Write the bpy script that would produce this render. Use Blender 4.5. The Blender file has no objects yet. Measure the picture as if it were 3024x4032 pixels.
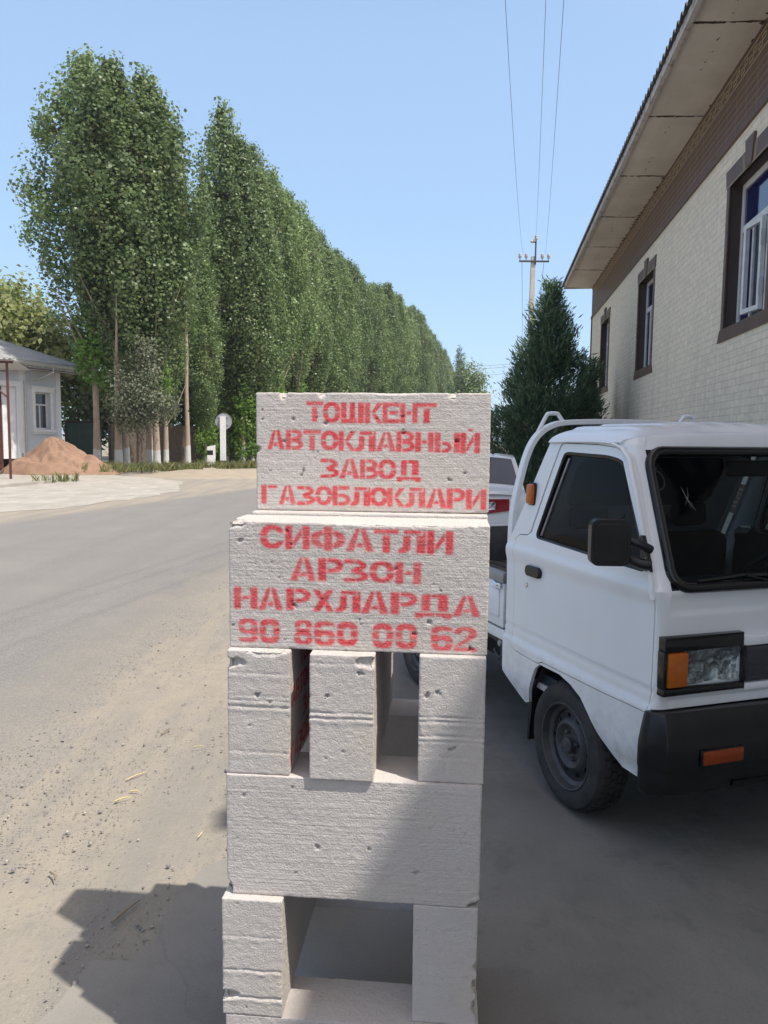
import bpy, bmesh, math, random
import numpy as np
from math import sin, cos, pi, radians, atan2, sqrt
from mathutils import Vector, Matrix
from mathutils.geometry import delaunay_2d_cdt

S = bpy.context.scene
COL = S.collection
random.seed(7)

# ------------------------------------------------------------------ camera
EYE = 1.65
cd = bpy.data.cameras.new('camera'); cam = bpy.data.objects.new('camera', cd); COL.objects.link(cam)
cd.sensor_fit = 'HORIZONTAL'; cd.sensor_width = 36.0; cd.lens = 36.02
cd.clip_start = 0.05; cd.clip_end = 3000
PITCH, ROLL = radians(5.43), radians(0.6)
cam.matrix_world = Matrix.Translation((0, 0, EYE)) @ Matrix.Rotation(pi/2 - PITCH, 4, 'X') @ Matrix.Rotation(ROLL, 4, 'Z')
S.camera = cam

# ------------------------------------------------------------------ light
SUN = Vector((.452, -.308, 1.0)).normalized()
w = bpy.data.worlds.new('World'); S.world = w; w.use_nodes = True
nt = w.node_tree; bg = nt.nodes['Background']
sky = nt.nodes.new('ShaderNodeTexSky'); sky.sky_type = 'NISHITA'; sky.sun_disc = False
sky.sun_elevation = math.asin(SUN.z); sky.sun_rotation = atan2(SUN.x, SUN.y)
sky.altitude = 300; sky.air_density = 1.0; sky.dust_density = 0.9; sky.ozone_density = 2.0
mxs = nt.nodes.new('ShaderNodeMix'); mxs.data_type = 'RGBA'; mxs.inputs[0].default_value = .5      # clear sky veiled by even summer haze
nt.links.new(sky.outputs[0], mxs.inputs[6]); mxs.inputs[7].default_value = (3.9, 5.7, 8.2, 1)
# the haze is thick low down and thins out towards the zenith
tcz = nt.nodes.new('ShaderNodeTexCoord'); szz = nt.nodes.new('ShaderNodeSeparateXYZ'); nt.links.new(tcz.outputs['Generated'], szz.inputs[0])
mrz = nt.nodes.new('ShaderNodeMapRange'); mrz.interpolation_type = 'SMOOTHSTEP'; mrz.inputs[1].default_value = .40; mrz.inputs[2].default_value = .85; mrz.inputs[3].default_value = .5; mrz.inputs[4].default_value = .04
nt.links.new(szz.outputs[2], mrz.inputs[0]); nt.links.new(mrz.outputs[0], mxs.inputs[0])
# whiter, brighter sky around the sun (aureole of a hazy summer sky)
tcw = nt.nodes.new('ShaderNodeTexCoord'); dt = nt.nodes.new('ShaderNodeVectorMath'); dt.operation = 'DOT_PRODUCT'
nt.links.new(tcw.outputs['Generated'], dt.inputs[0]); dt.inputs[1].default_value = tuple(SUN)
mrw = nt.nodes.new('ShaderNodeMapRange'); mrw.inputs[1].default_value = .22; mrw.inputs[2].default_value = 1.0; nt.links.new(dt.outputs['Value'], mrw.inputs[0])
pw = nt.nodes.new('ShaderNodeMath'); pw.operation = 'POWER'; pw.inputs[1].default_value = 1.6; nt.links.new(mrw.outputs[0], pw.inputs[0])
aur = nt.nodes.new('ShaderNodeMix'); aur.data_type = 'RGBA'; aur.blend_type = 'ADD'; aur.inputs[7].default_value = (6.5, 4.8, 3.0, 1)
nt.links.new(pw.outputs[0], aur.inputs[0]); nt.links.new(mxs.outputs[2], aur.inputs[6])
nt.links.new(aur.outputs[2], bg.inputs[0]); bg.inputs[1].default_value = 0.15
ld = bpy.data.lights.new('sun', 'SUN'); ld.energy = 5.0; ld.angle = radians(0.7); ld.color = (1.0, .955, .88)
sun = bpy.data.objects.new('sun', ld); COL.objects.link(sun)
sun.rotation_euler = SUN.to_track_quat('Z', 'Y').to_euler(); sun.location = (20, -14, 45)
vs = S.view_settings; vs.view_transform = 'Standard'; vs.look = 'None'; vs.exposure = 0.1; vs.gamma = 1.0
vs.use_curve_mapping = False

# ------------------------------------------------------------------ materials
def lin(*c):
    return tuple(((v/255+.055)/1.055)**2.4 if v > 10 else v/255/12.92 for v in c)

class NB:
    """small node-building helper"""
    def __init__(s, name):
        s.m = bpy.data.materials.new(name); s.m.use_nodes = True
        s.t = s.m.node_tree; s.b = s.t.nodes['Principled BSDF']; s.out = s.t.nodes['Material Output']
    def n(s, typ, **kw):
        nd = s.t.nodes.new('ShaderNode'+typ)
        for k, v in kw.items(): setattr(nd, k, v)
        return nd
    def l(s, a, b): s.t.links.new(a, b)
    def co(s, scale=(1, 1, 1), which='Object', rot=(0, 0, 0)):
        tc = s.n('TexCoord'); mp = s.n('Mapping'); mp.inputs['Scale'].default_value = scale
        mp.inputs['Rotation'].default_value = rot
        s.l(tc.outputs[which], mp.inputs[0]); return mp.outputs[0]
    def noise(s, vec, scale, detail=6, rough=.6):
        nd = s.n('TexNoise'); nd.inputs['Scale'].default_value = scale
        nd.inputs['Detail'].default_value = detail; nd.inputs['Roughness'].default_value = rough
        s.l(vec, nd.inputs['Vector']); return nd.outputs['Fac']
    def ramp(s, fac, lo, hi, a=(0, 0, 0), b=(1, 1, 1)):
        r = s.n('ValToRGB'); e = r.color_ramp.elements
        e[0].position = lo; e[1].position = hi
        e[0].color = (*a, 1) if len(a) == 3 else a; e[1].color = (*b, 1) if len(b) == 3 else b
        s.l(fac, r.inputs[0]); return r.outputs[0]
    def mix(s, fac, a, b, mode='MIX'):
        nd = s.n('Mix', data_type='RGBA', blend_type=mode)
        for v, i in ((fac, 0), (a, 6), (b, 7)):
            if isinstance(v, (int, float)): nd.inputs[i].default_value = v
            elif isinstance(v, tuple): nd.inputs[i].default_value = (*v, 1) if len(v) == 3 else v
            else: s.l(v, nd.inputs[i])
        return nd.outputs[2]
    def math(s, op, a, b=None):
        nd = s.n('Math', operation=op)
        for v, i in ((a, 0), (b, 1)):
            if v is None: continue
            if isinstance(v, (int, float)): nd.inputs[i].default_value = v
            else: s.l(v, nd.inputs[i])
        return nd.outputs[0]
    def bump(s, h, strength=.3, dist=.01, prev=None):
        nd = s.n('Bump'); nd.inputs['Strength'].default_value = strength; nd.inputs['Distance'].default_value = dist
        s.l(h, nd.inputs['Height'])
        if prev is not None: s.l(prev, nd.inputs['Normal'])
        return nd.outputs[0]
    def fin(s, color=None, rough=None, normal=None, metal=None, spec=None, trans=None):
        for v, k in ((color, 'Base Color'), (rough, 'Roughness'), (metal, 'Metallic'), (spec, 'Specular IOR Level'), (trans, 'Transmission Weight')):
            if v is None: continue
            if isinstance(v, (int, float)): s.b.inputs[k].default_value = v
            elif isinstance(v, tuple): s.b.inputs[k].default_value = (*v, 1)
            else: s.l(v, s.b.inputs[k])
        if normal is not None: s.l(normal, s.b.inputs['Normal'])
        return s.m

def simple(name, c1, c2=None, rough=.7, scale=6, bump=0, bscale=60, bdist=.004, metal=0, spec=.4, lo=.35, hi=.68, rvar=0):
    b = NB(name); co = b.co()
    f = b.noise(co, scale)
    c2 = c2 or tuple(v*.8 for v in c1)
    col = b.mix(b.ramp(f, lo, hi), c1, c2)
    nrm = b.bump(b.noise(co, bscale, 4), bump, bdist) if bump else None
    r = rough
    if rvar:
        mr = b.n('MapRange'); mr.inputs[3].default_value = rough-rvar; mr.inputs[4].default_value = rough+rvar
        b.l(b.noise(co, scale*1.7), mr.inputs[0]); r = mr.outputs[0]
    return b.fin(col, r, nrm, metal, spec)

def mat_block():
    b = NB('aerated_concrete'); co = b.co()
    big = b.noise(co, 5, 5)
    base = b.mix(b.ramp(big, .3, .7), (.615, .565, .53), (.535, .495, .468))
    warm = b.noise(co, 2.3, 3)
    base = b.mix(b.ramp(warm, .5, .75), base, (.62, .555, .485))
    spk = b.noise(co, 190, 2)
    base = b.mix(b.ramp(spk, .2, .42, (1, 1, 1), (0, 0, 0)), base, (.44, .40, .38))
    at = b.n('Attribute', attribute_name='paint')
    pn = b.noise(co, 34, 4)
    fac = b.math('MULTIPLY', at.outputs['Fac'], b.ramp(pn, .18, .5, (.78,)*3, (1,)*3))
    gr = b.noise(co, 260, 2)
    fac = b.math('MULTIPLY', fac, b.ramp(gr, .3, .52, (.74,)*3, (1,)*3))
    red = b.mix(b.ramp(b.noise(co, 12, 4), .3, .7), (.64, .045, .062), (.70, .10, .11))
    col = b.mix(fac, base, red)
    str_ = b.n('Attribute', attribute_name='stripe')
    cs = b.co((5, 5, 170))
    lines = b.math('MULTIPLY', b.noise(cs, 1, 3, .55), str_.outputs['Fac'])
    n1 = b.bump(lines, .55, .004)
    n2 = b.bump(b.noise(co, 210, 4, .7), .75, .0048, n1)
    n3 = b.bump(b.noise(co, 60, 2, .5), .22, .008, n2)
    return b.fin(col, .95, n3, 0, .15)

def mat_paint():
    b = NB('white_paint'); co = b.co()
    d = b.noise(co, 4, 6); 
    col = b.mix(b.ramp(d, .45, .8), (.80, .81, .82), (.765, .77, .77))
    tc = b.n('TexCoord'); sp = b.n('SeparateXYZ'); b.l(tc.outputs['Object'], sp.inputs[0])
    dirt = b.math('MULTIPLY', b.ramp(sp.outputs[2], .32, .75, (.75,)*3, (0,)*3), b.ramp(b.noise(co, 14, 7, .7), .4, .75))
    col = b.mix(dirt, col, (.42, .39, .34))
    return b.fin(col, .2, None, 0, .5)

def mat_leaf(name, c1, c2, c3, trans=.32, gloss=.45):
    b = NB(name); gi = b.n('NewGeometry')
    r = b.n('ValToRGB'); e = r.color_ramp.elements
    e[0].color = (*c1, 1); e[1].color = (*c3, 1); e[0].position = .05; e[1].position = .95
    m_ = e.new(.5); m_.color = (*c2, 1)
    b.l(gi.outputs['Random Per Island'], r.inputs[0])
    oi = b.n('ObjectInfo'); hs = b.n('HueSaturation')
    b.l(b.math('ADD', .82, b.math('MULTIPLY', oi.outputs['Random'], .4)), hs.inputs['Value'])
    b.l(r.outputs[0], hs.inputs['Color'])
    co = b.co((1, 1, 1)); cl = b.noise(co, .55, 3)
    colr = b.mix(b.ramp(cl, .35, .7, (.72,)*3, (1.2,)*3), (0, 0, 0), (1, 1, 1))
    col = b.mix(1.0, hs.outputs[0], colr, 'MULTIPLY')
    b.fin(col, gloss, None, 0, .42)
    tr = b.n('BsdfTranslucent'); b.l(col, tr.inputs[0])
    mx = b.n('MixShader'); mx.inputs[0].default_value = trans
    b.l(b.b.outputs[0], mx.inputs[1]); b.l(tr.outputs[0], mx.inputs[2]); b.l(mx.outputs[0], b.out.inputs[0])
    return b.m

def mat_glass(name, tint, rough=.02, ior=1.5):
    b = NB(name)
    tr = b.n('BsdfTransparent'); tr.inputs[0].default_value = (*tint, 1)
    gl = b.n('BsdfGlossy'); gl.inputs['Roughness'].default_value = rough; gl.inputs[0].default_value = (1, 1, 1, 1)
    lw = b.n('LayerWeight'); lw.inputs[0].default_value = .5
    fac = b.math('ADD', .010, b.math('MULTIPLY', b.math('POWER', lw.outputs['Facing'], 4.4), .42))
    co = b.co(); dust = b.ramp(b.noise(co, 9, 6), .4, .9, (0,)*3, (.004,)*3)
    df = b.n('BsdfDiffuse'); df.inputs[0].default_value = (.5, .48, .44, 1)
    m1 = b.n('MixShader'); b.l(fac, m1.inputs[0]); b.l(tr.outputs[0], m1.inputs[1]); b.l(gl.outputs[0], m1.inputs[2])
    m2 = b.n('MixShader'); b.l(dust, m2.inputs[0]); b.l(m1.outputs[0], m2.inputs[1]); b.l(df.outputs[0], m2.inputs[2])
    b.l(m2.outputs[0], b.out.inputs[0]); return b.m

def mat_bark(name, c1, c2, wash=1.15):
    b = NB(name); co = b.co(); cz = b.co((1, 1, .25))
    col = b.mix(b.ramp(b.noise(cz, 14, 6), .35, .7), c1, c2)
    if wash:
        tc = b.n('TexCoord'); sp = b.n('SeparateXYZ'); b.l(tc.outputs['Object'], sp.inputs[0])
        z = b.math('ADD', sp.outputs[2], b.math('MULTIPLY', b.noise(co, 9, 3), .25))
        f = b.ramp(b.math('MULTIPLY', z, .5), wash*.5+.05, wash*.5+.075, (1,)*3, (0,)*3)
        f = b.math('MULTIPLY', f, b.ramp(b.noise(cz, 22, 5), .3, .42, (.35,)*3, (1,)*3))
        col = b.mix(f, col, (.52, .51, .48))
    return b.fin(col, .9, b.bump(b.noise(cz, 30, 5), .6, .03), 0, .1)

def mat_tile_wall():
    b = NB('beige_brick_tile')
    tc = b.n('TexCoord'); sp = b.n('SeparateXYZ'); b.l(tc.outputs['Object'], sp.inputs[0])
    cb = b.n('CombineXYZ'); b.l(sp.outputs[0], cb.inputs[0]); b.l(sp.outputs[2], cb.inputs[1])
    br = b.n('TexBrick'); b.l(cb.outputs[0], br.inputs['Vector'])
    br.inputs['Scale'].default_value = 1.0; br.inputs['Brick Width'].default_value = .27
    br.inputs['Row Height'].default_value = .082; br.inputs['Mortar Size'].default_value = .0045
    br.inputs['Mortar Smooth'].default_value = .3; br.inputs['Bias'].default_value = 0
    br.inputs['Color1'].default_value = (.86, .745, .58, 1); br.inputs['Color2'].default_value = (.79, .68, .535, 1)
    br.inputs['Mortar'].default_value = (.60, .52, .41, 1)
    co = b.co()
    col = b.mix(b.ramp(b.noise(b.co((1, 1, 3)), 5, 6), .35, .7, (.86,)*3, (1.06,)*3), (0, 0, 0), br.outputs[0], 'MIX')
    mo = b.ramp(b.noise(b.co((6, 6, 9)), 1.4, 6), .3, .72, (.84,)*3, (1.08,)*3)
    col = b.mix(1.0, br.outputs[0], mo, 'MULTIPLY')
    # grey water streaks running down from the sills
    st = b.noise(b.co((2.2, 1, .12)), 1.6, 5)
    low = b.ramp(b.math('MULTIPLY', sp.outputs[2], .25), .30, .80, (1,)*3, (.12,)*3)
    sf = b.math('MULTIPLY', b.ramp(st, .5, .72), low)
    col = b.mix(b.math('MULTIPLY', sf, .55), col, (.30, .285, .26))
    nrm = b.bump(br.outputs['Fac'], .5, -.006)
    nrm = b.bump(b.noise(co, 45, 4), .25, .004, nrm)
    return b.fin(col, .6, nrm, 0, .35)

def mat_ground():
    b = NB('dusty_ground'); co = b.co(which='Object')
    n1 = b.noise(co, .6, 8, .6); n2 = b.noise(co, 6, 6, .65); n3 = b.noise(co, 55, 4, .6)
    c = b.mix(b.ramp(n1, .35, .65), (.335, .292, .228), (.29, .256, .21))
    c = b.mix(b.ramp(n2, .42, .72), c, (.265, .238, .20))
    c = b.mix(b.ramp(n3, .55, .72), c, (.22, .205, .18))
    trk = b.noise(b.co((1.6, .16, 1), rot=(0, 0, radians(14))), 1.5, 6, .6)
    c = b.mix(b.ramp(trk, .46, .64, (0,)*3, (.75,)*3), c, (.225, .212, .188))
    vo = b.n('TexVoronoi'); vo.inputs['Scale'].default_value = 120; b.l(co, vo.inputs['Vector'])
    gm = b.ramp(b.noise(co, 1.7, 5), .46, .6)
    peb = b.math('MULTIPLY', b.ramp(vo.outputs['Distance'], .18, .34, (1,)*3, (0,)*3), gm)
    sp = b.n('SeparateColor'); b.l(vo.outputs['Color'], sp.inputs[0])
    pc = b.mix(sp.outputs[0], (.20, .195, .185), (.44, .41, .36))
    c = b.mix(b.math('MULTIPLY', peb, .75), c, pc)
    nr = b.bump(n2, .5, .03); nr = b.bump(peb, .35, .006, nr); nr = b.bump(n3, .5, .008, nr)
    return b.fin(c, .95, nr, 0, .1)

def mat_asphalt():
    b = NB('worn_asphalt'); co = b.co()
    n2 = b.noise(co, .9, 6); n3 = b.noise(co, 90, 3, .7)
    along = b.noise(b.co((1.0, .06, 1), rot=(0, 0, radians(10))), 1.1, 5)
    c = b.mix(b.ramp(n2, .35, .68), (.176, .165, .150), (.215, .202, .182))
    c = b.mix(b.ramp(along, .42, .65, (0,)*3, (.8,)*3), c, (.150, .143, .133))
    c = b.mix(b.ramp(n3, .42, .62), c, (.25, .24, .225))
    # dust lies along both edges: coordinate "edge" runs 0 on the edge to 1 in the wheel tracks
    at = b.n('Attribute', attribute_name='edge')
    e = b.math('ADD', at.outputs['Fac'], b.math('MULTIPLY', b.math('SUBTRACT', b.noise(co, 1.6, 8, .68), .5), .9))
    d = b.ramp(e, .12, .80, (1,)*3, (0,)*3)
    dust = b.mix(b.ramp(b.noise(co, 40, 5), .4, .66), (.325, .284, .225), (.235, .218, .19))
    d2 = b.math('MULTIPLY', d, b.ramp(b.noise(co, 120, 3), .3, .6, (1,)*3, (.72,)*3))
    c = b.mix(d2, c, dust)
    vo = b.n('TexVoronoi'); vo.inputs['Scale'].default_value = 85; b.l(co, vo.inputs['Vector'])
    nr = b.bump(vo.outputs['Distance'], .55, .008); nr = b.bump(b.noise(co, 5, 4), .25, .02, nr)
    return b.fin(c, .88, nr, 0, .2)

def mat_concrete(name, c1, c2, stain=.5, crack=True, dusty=False):
    b = NB(name); co = b.co()
    c = b.mix(b.ramp(b.noise(co, 1.1, 8, .62), .35, .68), c1, c2)
    c = b.mix(b.ramp(b.noise(co, 5, 7, .7), .55, .75, (0,)*3, (stain,)*3), c, tuple(v*.72 for v in c1))
    c = b.mix(b.ramp(b.noise(b.co((1, .35, 1), rot=(0, 0, .5)), 2.6, 7, .7), .52, .72, (0,)*3, (.8,)*3), c, tuple(min(1, v*1.4) for v in c1))
    c = b.mix(b.ramp(b.noise(co, .8, 5, .6), .50, .66, (0,)*3, (.5,)*3), c, tuple(v*.70 for v in c1))
    c = b.mix(b.ramp(b.noise(co, 150, 3), .56, .70, (0,)*3, (.5,)*3), c, tuple(v*.6 for v in c1))
    c = b.mix(b.ramp(b.noise(co, 30, 5), .62, .74, (0,)*3, (.45,)*3), c, tuple(min(1, v*1.25) for v in c1))
    if dusty:
        tc = b.n('TexCoord'); sp = b.n('SeparateXYZ'); b.l(tc.outputs['Object'], sp.inputs[0])
        xx = b.math('ADD', b.math('SUBTRACT', sp.outputs[0], b.math('MULTIPLY', sp.outputs[1], .22)), b.math('MULTIPLY', b.noise(co, 1.8, 6, .65), .7))
        c = b.mix(b.ramp(b.math('MULTIPLY', b.math('ADD', xx, 2.0), .4), .24, .56, (.9,)*3, (0,)*3), c, (.32, .285, .235))
    h = b.noise(co, 70, 5)
    nr = b.bump(h, .3, .005); nr = b.bump(b.noise(co, 3, 4), .3, .03, nr)
    if crack:
        vo = b.n('TexVoronoi', feature='DISTANCE_TO_EDGE'); vo.inputs['Scale'].default_value = .45
        wn = b.n('TexNoise'); wn.inputs['Scale'].default_value = 2.5; wn.inputs['Detail'].default_value = 6
        b.l(co, wn.inputs['Vector'])
        ad = b.n('MixRGB') if False else None
        vm = b.n('VectorMath', operation='MULTIPLY_ADD'); b.l(wn.outputs['Color'], vm.inputs[0]); vm.inputs[1].default_value = (.5, .5, .5)
        b.l(co, vm.inputs[2]); b.l(vm.outputs[0], vo.inputs['Vector'])
        cr = b.ramp(vo.outputs['Distance'], .0008, .0030, (.16,)*3, (0,)*3)
        c = b.mix(cr, c, tuple(v*.45 for v in c1))
    return b.fin(c, .85, nr, 0, .25)

def mat_reflector():
    b = NB('lamp_reflector'); co = b.co((1, 13, 15))
    n = b.noise(co, 1.0, 2); n2 = b.noise(b.co((1, 330, 2)), 1.0, 1)
    c = b.mix(b.ramp(n, .42, .58), (.34, .345, .35), (.95, .95, .96)); c = b.mix(b.ramp(n2, .45, .6, (0,)*3, (.25,)*3), c, (.25, .26, .27))  # bright and dark reflections painted into the metal colour
    return b.fin(c, .12, b.bump(n, .9, .03, b.bump(n2, .35, .004)), .9, .5)
MAT = dict(
    block=mat_block(), paint=mat_paint(), ground=mat_ground(), asphalt=mat_asphalt(),
    yard=mat_concrete('grey_yard_concrete', (.178, .170, .154), (.245, .234, .212), .8, dusty=True),
    forecourt=mat_concrete('pale_forecourt_concrete', (.38, .352, .305), (.32, .298, .26), .3),
    verge=simple('sandy_verge', (.35, .295, .225), (.29, .25, .195), .95, 2.5, .6, 14, .05, spec=.1),
    tile=mat_tile_wall(),
    brown=simple('brown_facade_tile', (.135, .080, .062), (.110, .066, .053), .45, 3, .1, 30, spec=.4),
    darkbrown=simple('dark_brown_reveal', (.055, .038, .032), (.066, .046, .038), .6, 3),
    cream=simple('cream_ornament', (.42, .34, .22), (.36, .29, .19), .6, 9),
    soffit=simple('soffit_board', (.68, .63, .555), (.58, .535, .465), .85, 1.6, .25, 8, .02),
    soffdark=simple('soffit_joint', (.06, .04, .03), (.10, .06, .04), .9, 8),
    fascia=simple('weathered_fascia', (.50, .46, .42), (.24, .20, .17), .85, 5, .4, 30, lo=.5, hi=.66),
    slate=simple('grey_corrugated_roofing', (.085, .085, .09), (.13, .13, .135), .85, 3, .3, 30),
    oldslate=simple('weathered_slate_roofing', (.26, .265, .265), (.36, .35, .32), .85, 1.2, .3, 20),
    upvc=simple('white_window_profile', (.74, .74, .73), (.62, .61, .58), .4, 12),
    blueglass=simple('blue_film_glass', (.012, .018, .085), (.010, .014, .060), .06, 2, spec=.6),
    darkgap=simple('dark_interior', (.02, .022, .026), (.03, .03, .034), .7, 5),
    black=simple('black_plastic', (.008, .009, .010), (.015, .016, .017), .34, 9, .12, 160, .002, spec=.42, rvar=.06),
    gloss=simple('gloss_black', (.008, .008, .009), (.010, .010, .011), .12, 9, spec=.5),
    rubber=simple('tyre_rubber', (.030, .030, .031), (.055, .052, .048), .82, 12, .3, 60, spec=.25),
    rim=simple('dark_steel_rim', (.050, .052, .056), (.09, .088, .086), .5, 14, spec=.4, metal=.3),
    chrome=simple('bright_metal', (.75, .75, .76), (.60, .60, .60), .15, 30, metal=1),
    steel=simple('galvanised_steel', (.36, .37, .38), (.24, .245, .25), .5, 12, metal=.5),
    amber=simple('amber_lens', (.50, .13, .012), (.42, .095, .010), .18, 50, .4, 220, .002, spec=.5),
    darkamber=simple('deep_amber_lens', (.30, .055, .012), (.24, .04, .010), .2, 50, .4, 220, .002),
    redlens=simple('red_lens', (.30, .012, .018), (.22, .008, .014), .12, 20, spec=.6),
    grille=simple('slate_plastic', (.045, .045, .055), (.06, .06, .07), .5, 20),
    bed=simple('worn_bed_steel', (.055, .057, .062), (.11, .105, .10), .6, 6, .2, 30, metal=.2),
    cloth=simple('black_seat_cloth', (.012, .012, .013), (.02, .02, .021), .9, 20),
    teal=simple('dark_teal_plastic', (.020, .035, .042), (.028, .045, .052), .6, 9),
    liner=simple('grey_cab_lining', (.48, .48, .48), (.40, .40, .40), .7, 6),
    glass=mat_glass('tinted_cab_glass', (.33, .40, .42)),
    sideglass=mat_glass('smoked_side_glass', (.42, .45, .47)),
    lens=mat_glass('clear_lens', (.92, .95, .96), .06),
    reflector=mat_reflector(),
    poplar=mat_leaf('poplar_leaves', (.118, .188, .064), (.182, .262, .096), (.31, .38, .175), .45, .40),
    sprout=mat_leaf('fresh_sprout_leaves', (.13, .25, .035), (.19, .34, .055), (.27, .40, .09), .48),
    dusty=mat_leaf('dusty_leaves', (.095, .115, .060), (.145, .165, .095), (.24, .25, .17)),
    walnut=mat_leaf('walnut_leaves', (.17, .215, .05), (.26, .295, .09), (.38, .40, .17), .45),
    conifer=mat_leaf('conifer_sprays', (.075, .130, .078), (.115, .185, .105), (.19, .265, .15), .32, .6),
    conifer2=mat_leaf('young_conifer_sprays', (.06, .10, .05), (.09, .14, .06), (.14, .18, .08), .2, .6),
    bark=mat_bark('whitewashed_bark', (.42, .33, .255), (.30, .235, .18)),
    bark2=mat_bark('plain_bark', (.20, .16, .12), (.13, .10, .08), 0),
    grass=mat_leaf('grass_blades', (.10, .14, .04), (.16, .18, .06), (.30, .26, .11), .3, .7),
    housewall=simple('pale_blue_render', (.60, .63, .66), (.54, .57, .60), .85, 1.2, .15, 40),
    whitetrim=simple('white_plaster_trim', (.76, .77, .77), (.70, .70, .69), .8, 4),
    plinth=simple('brown_stone_plinth', (.22, .17, .14), (.30, .25, .21), .8, 9, .5, 12, .03),
    gutter=simple('galvanised_gutter', (.50, .50, .48), (.40, .39, .37), .5, 5, metal=.3),
    maroon=simple('maroon_steel', (.105, .035, .030), (.08, .028, .026), .5, 6),
    gate=simple('green_gate_paint', (.075, .135, .105), (.06, .105, .085), .6, 2.5),
    mudbrick=simple('old_brick_fence', (.16, .12, .095), (.11, .085, .07), .9, 4, .5, 12, .05),
    sand=simple('reddish_sand', (.32, .205, .142), (.255, .16, .112), .95, 4, .7, 30, .04, spec=.1),
    concpole=simple('pole_concrete', (.50, .46, .40), (.42, .39, .345), .85, 4, .3, 20),
    insul=simple('glazed_insulator', (.30, .24, .19), (.50, .46, .42), .2, 8),
    iron=simple('dark_iron', (.035, .035, .04), (.06, .055, .05), .6, 10),
    wire=simple('wire_aluminium', (.20, .20, .21), (.16, .16, .17), .5, 8),
    signback=simple('grey_sign_back', (.33, .345, .355), (.28, .29, .30), .6, 6, metal=.3),
    whitepost=simple('white_post_paint', (.76, .76, .74), (.64, .63, .60), .7, 8),
    straw=simple('dry_straw', (.62, .50, .24), (.50, .40, .20), .8, 20),
    twig=simple('brown_twig', (.26, .205, .14), (.18, .14, .10), .9, 20),
    stone=NB('pebbles').m,
    plate=simple('number_plate_white', (.60, .66, .70), (.55, .6, .64), .4, 9),
    sedanpaint=simple('white_car_paint', (.78, .79, .80), (.74, .75, .75), .2, 3, spec=.5),
    rearglass=simple('dark_rear_glass', (.035, .042, .058), (.045, .052, .066), .06, 4, spec=.6),
)
def _stone():
    b = NB('pebble_stone'); gi = b.n('NewGeometry'); r = b.n('ValToRGB'); e = r.color_ramp.elements
    e[0].color = (.20, .19, .185, 1); e[1].color = (.44, .405, .355, 1); e.new(.6).color = (.29, .27, .245, 1)
    b.l(gi.outputs['Random Per Island'], r.inputs[0]); return b.fin(r.outputs[0], .85, None, 0, .2)
MAT['stone'] = _stone()

# ------------------------------------------------------------------ object helpers
def tag(o, label=None, cat=None, group=None, kind=None):
    if label: o['label'] = label
    if cat: o['category'] = cat
    if group: o['group'] = group
    if kind: o['kind'] = kind
    return o

def thing(name, loc=(0, 0, 0), rz=0., label=None, cat=None, group=None):
    o = bpy.data.objects.new(name, None); COL.objects.link(o)
    o.empty_display_size = .2; o.location = loc; o.rotation_euler = (0, 0, rz)
    return tag(o, label, cat, group)

def copy_tree(o, parent=None):
    c = o.copy(); COL.objects.link(c)
    if parent is not None: c.parent = parent
    for ch in list(o.children): copy_tree(ch, c)
    return c

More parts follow.
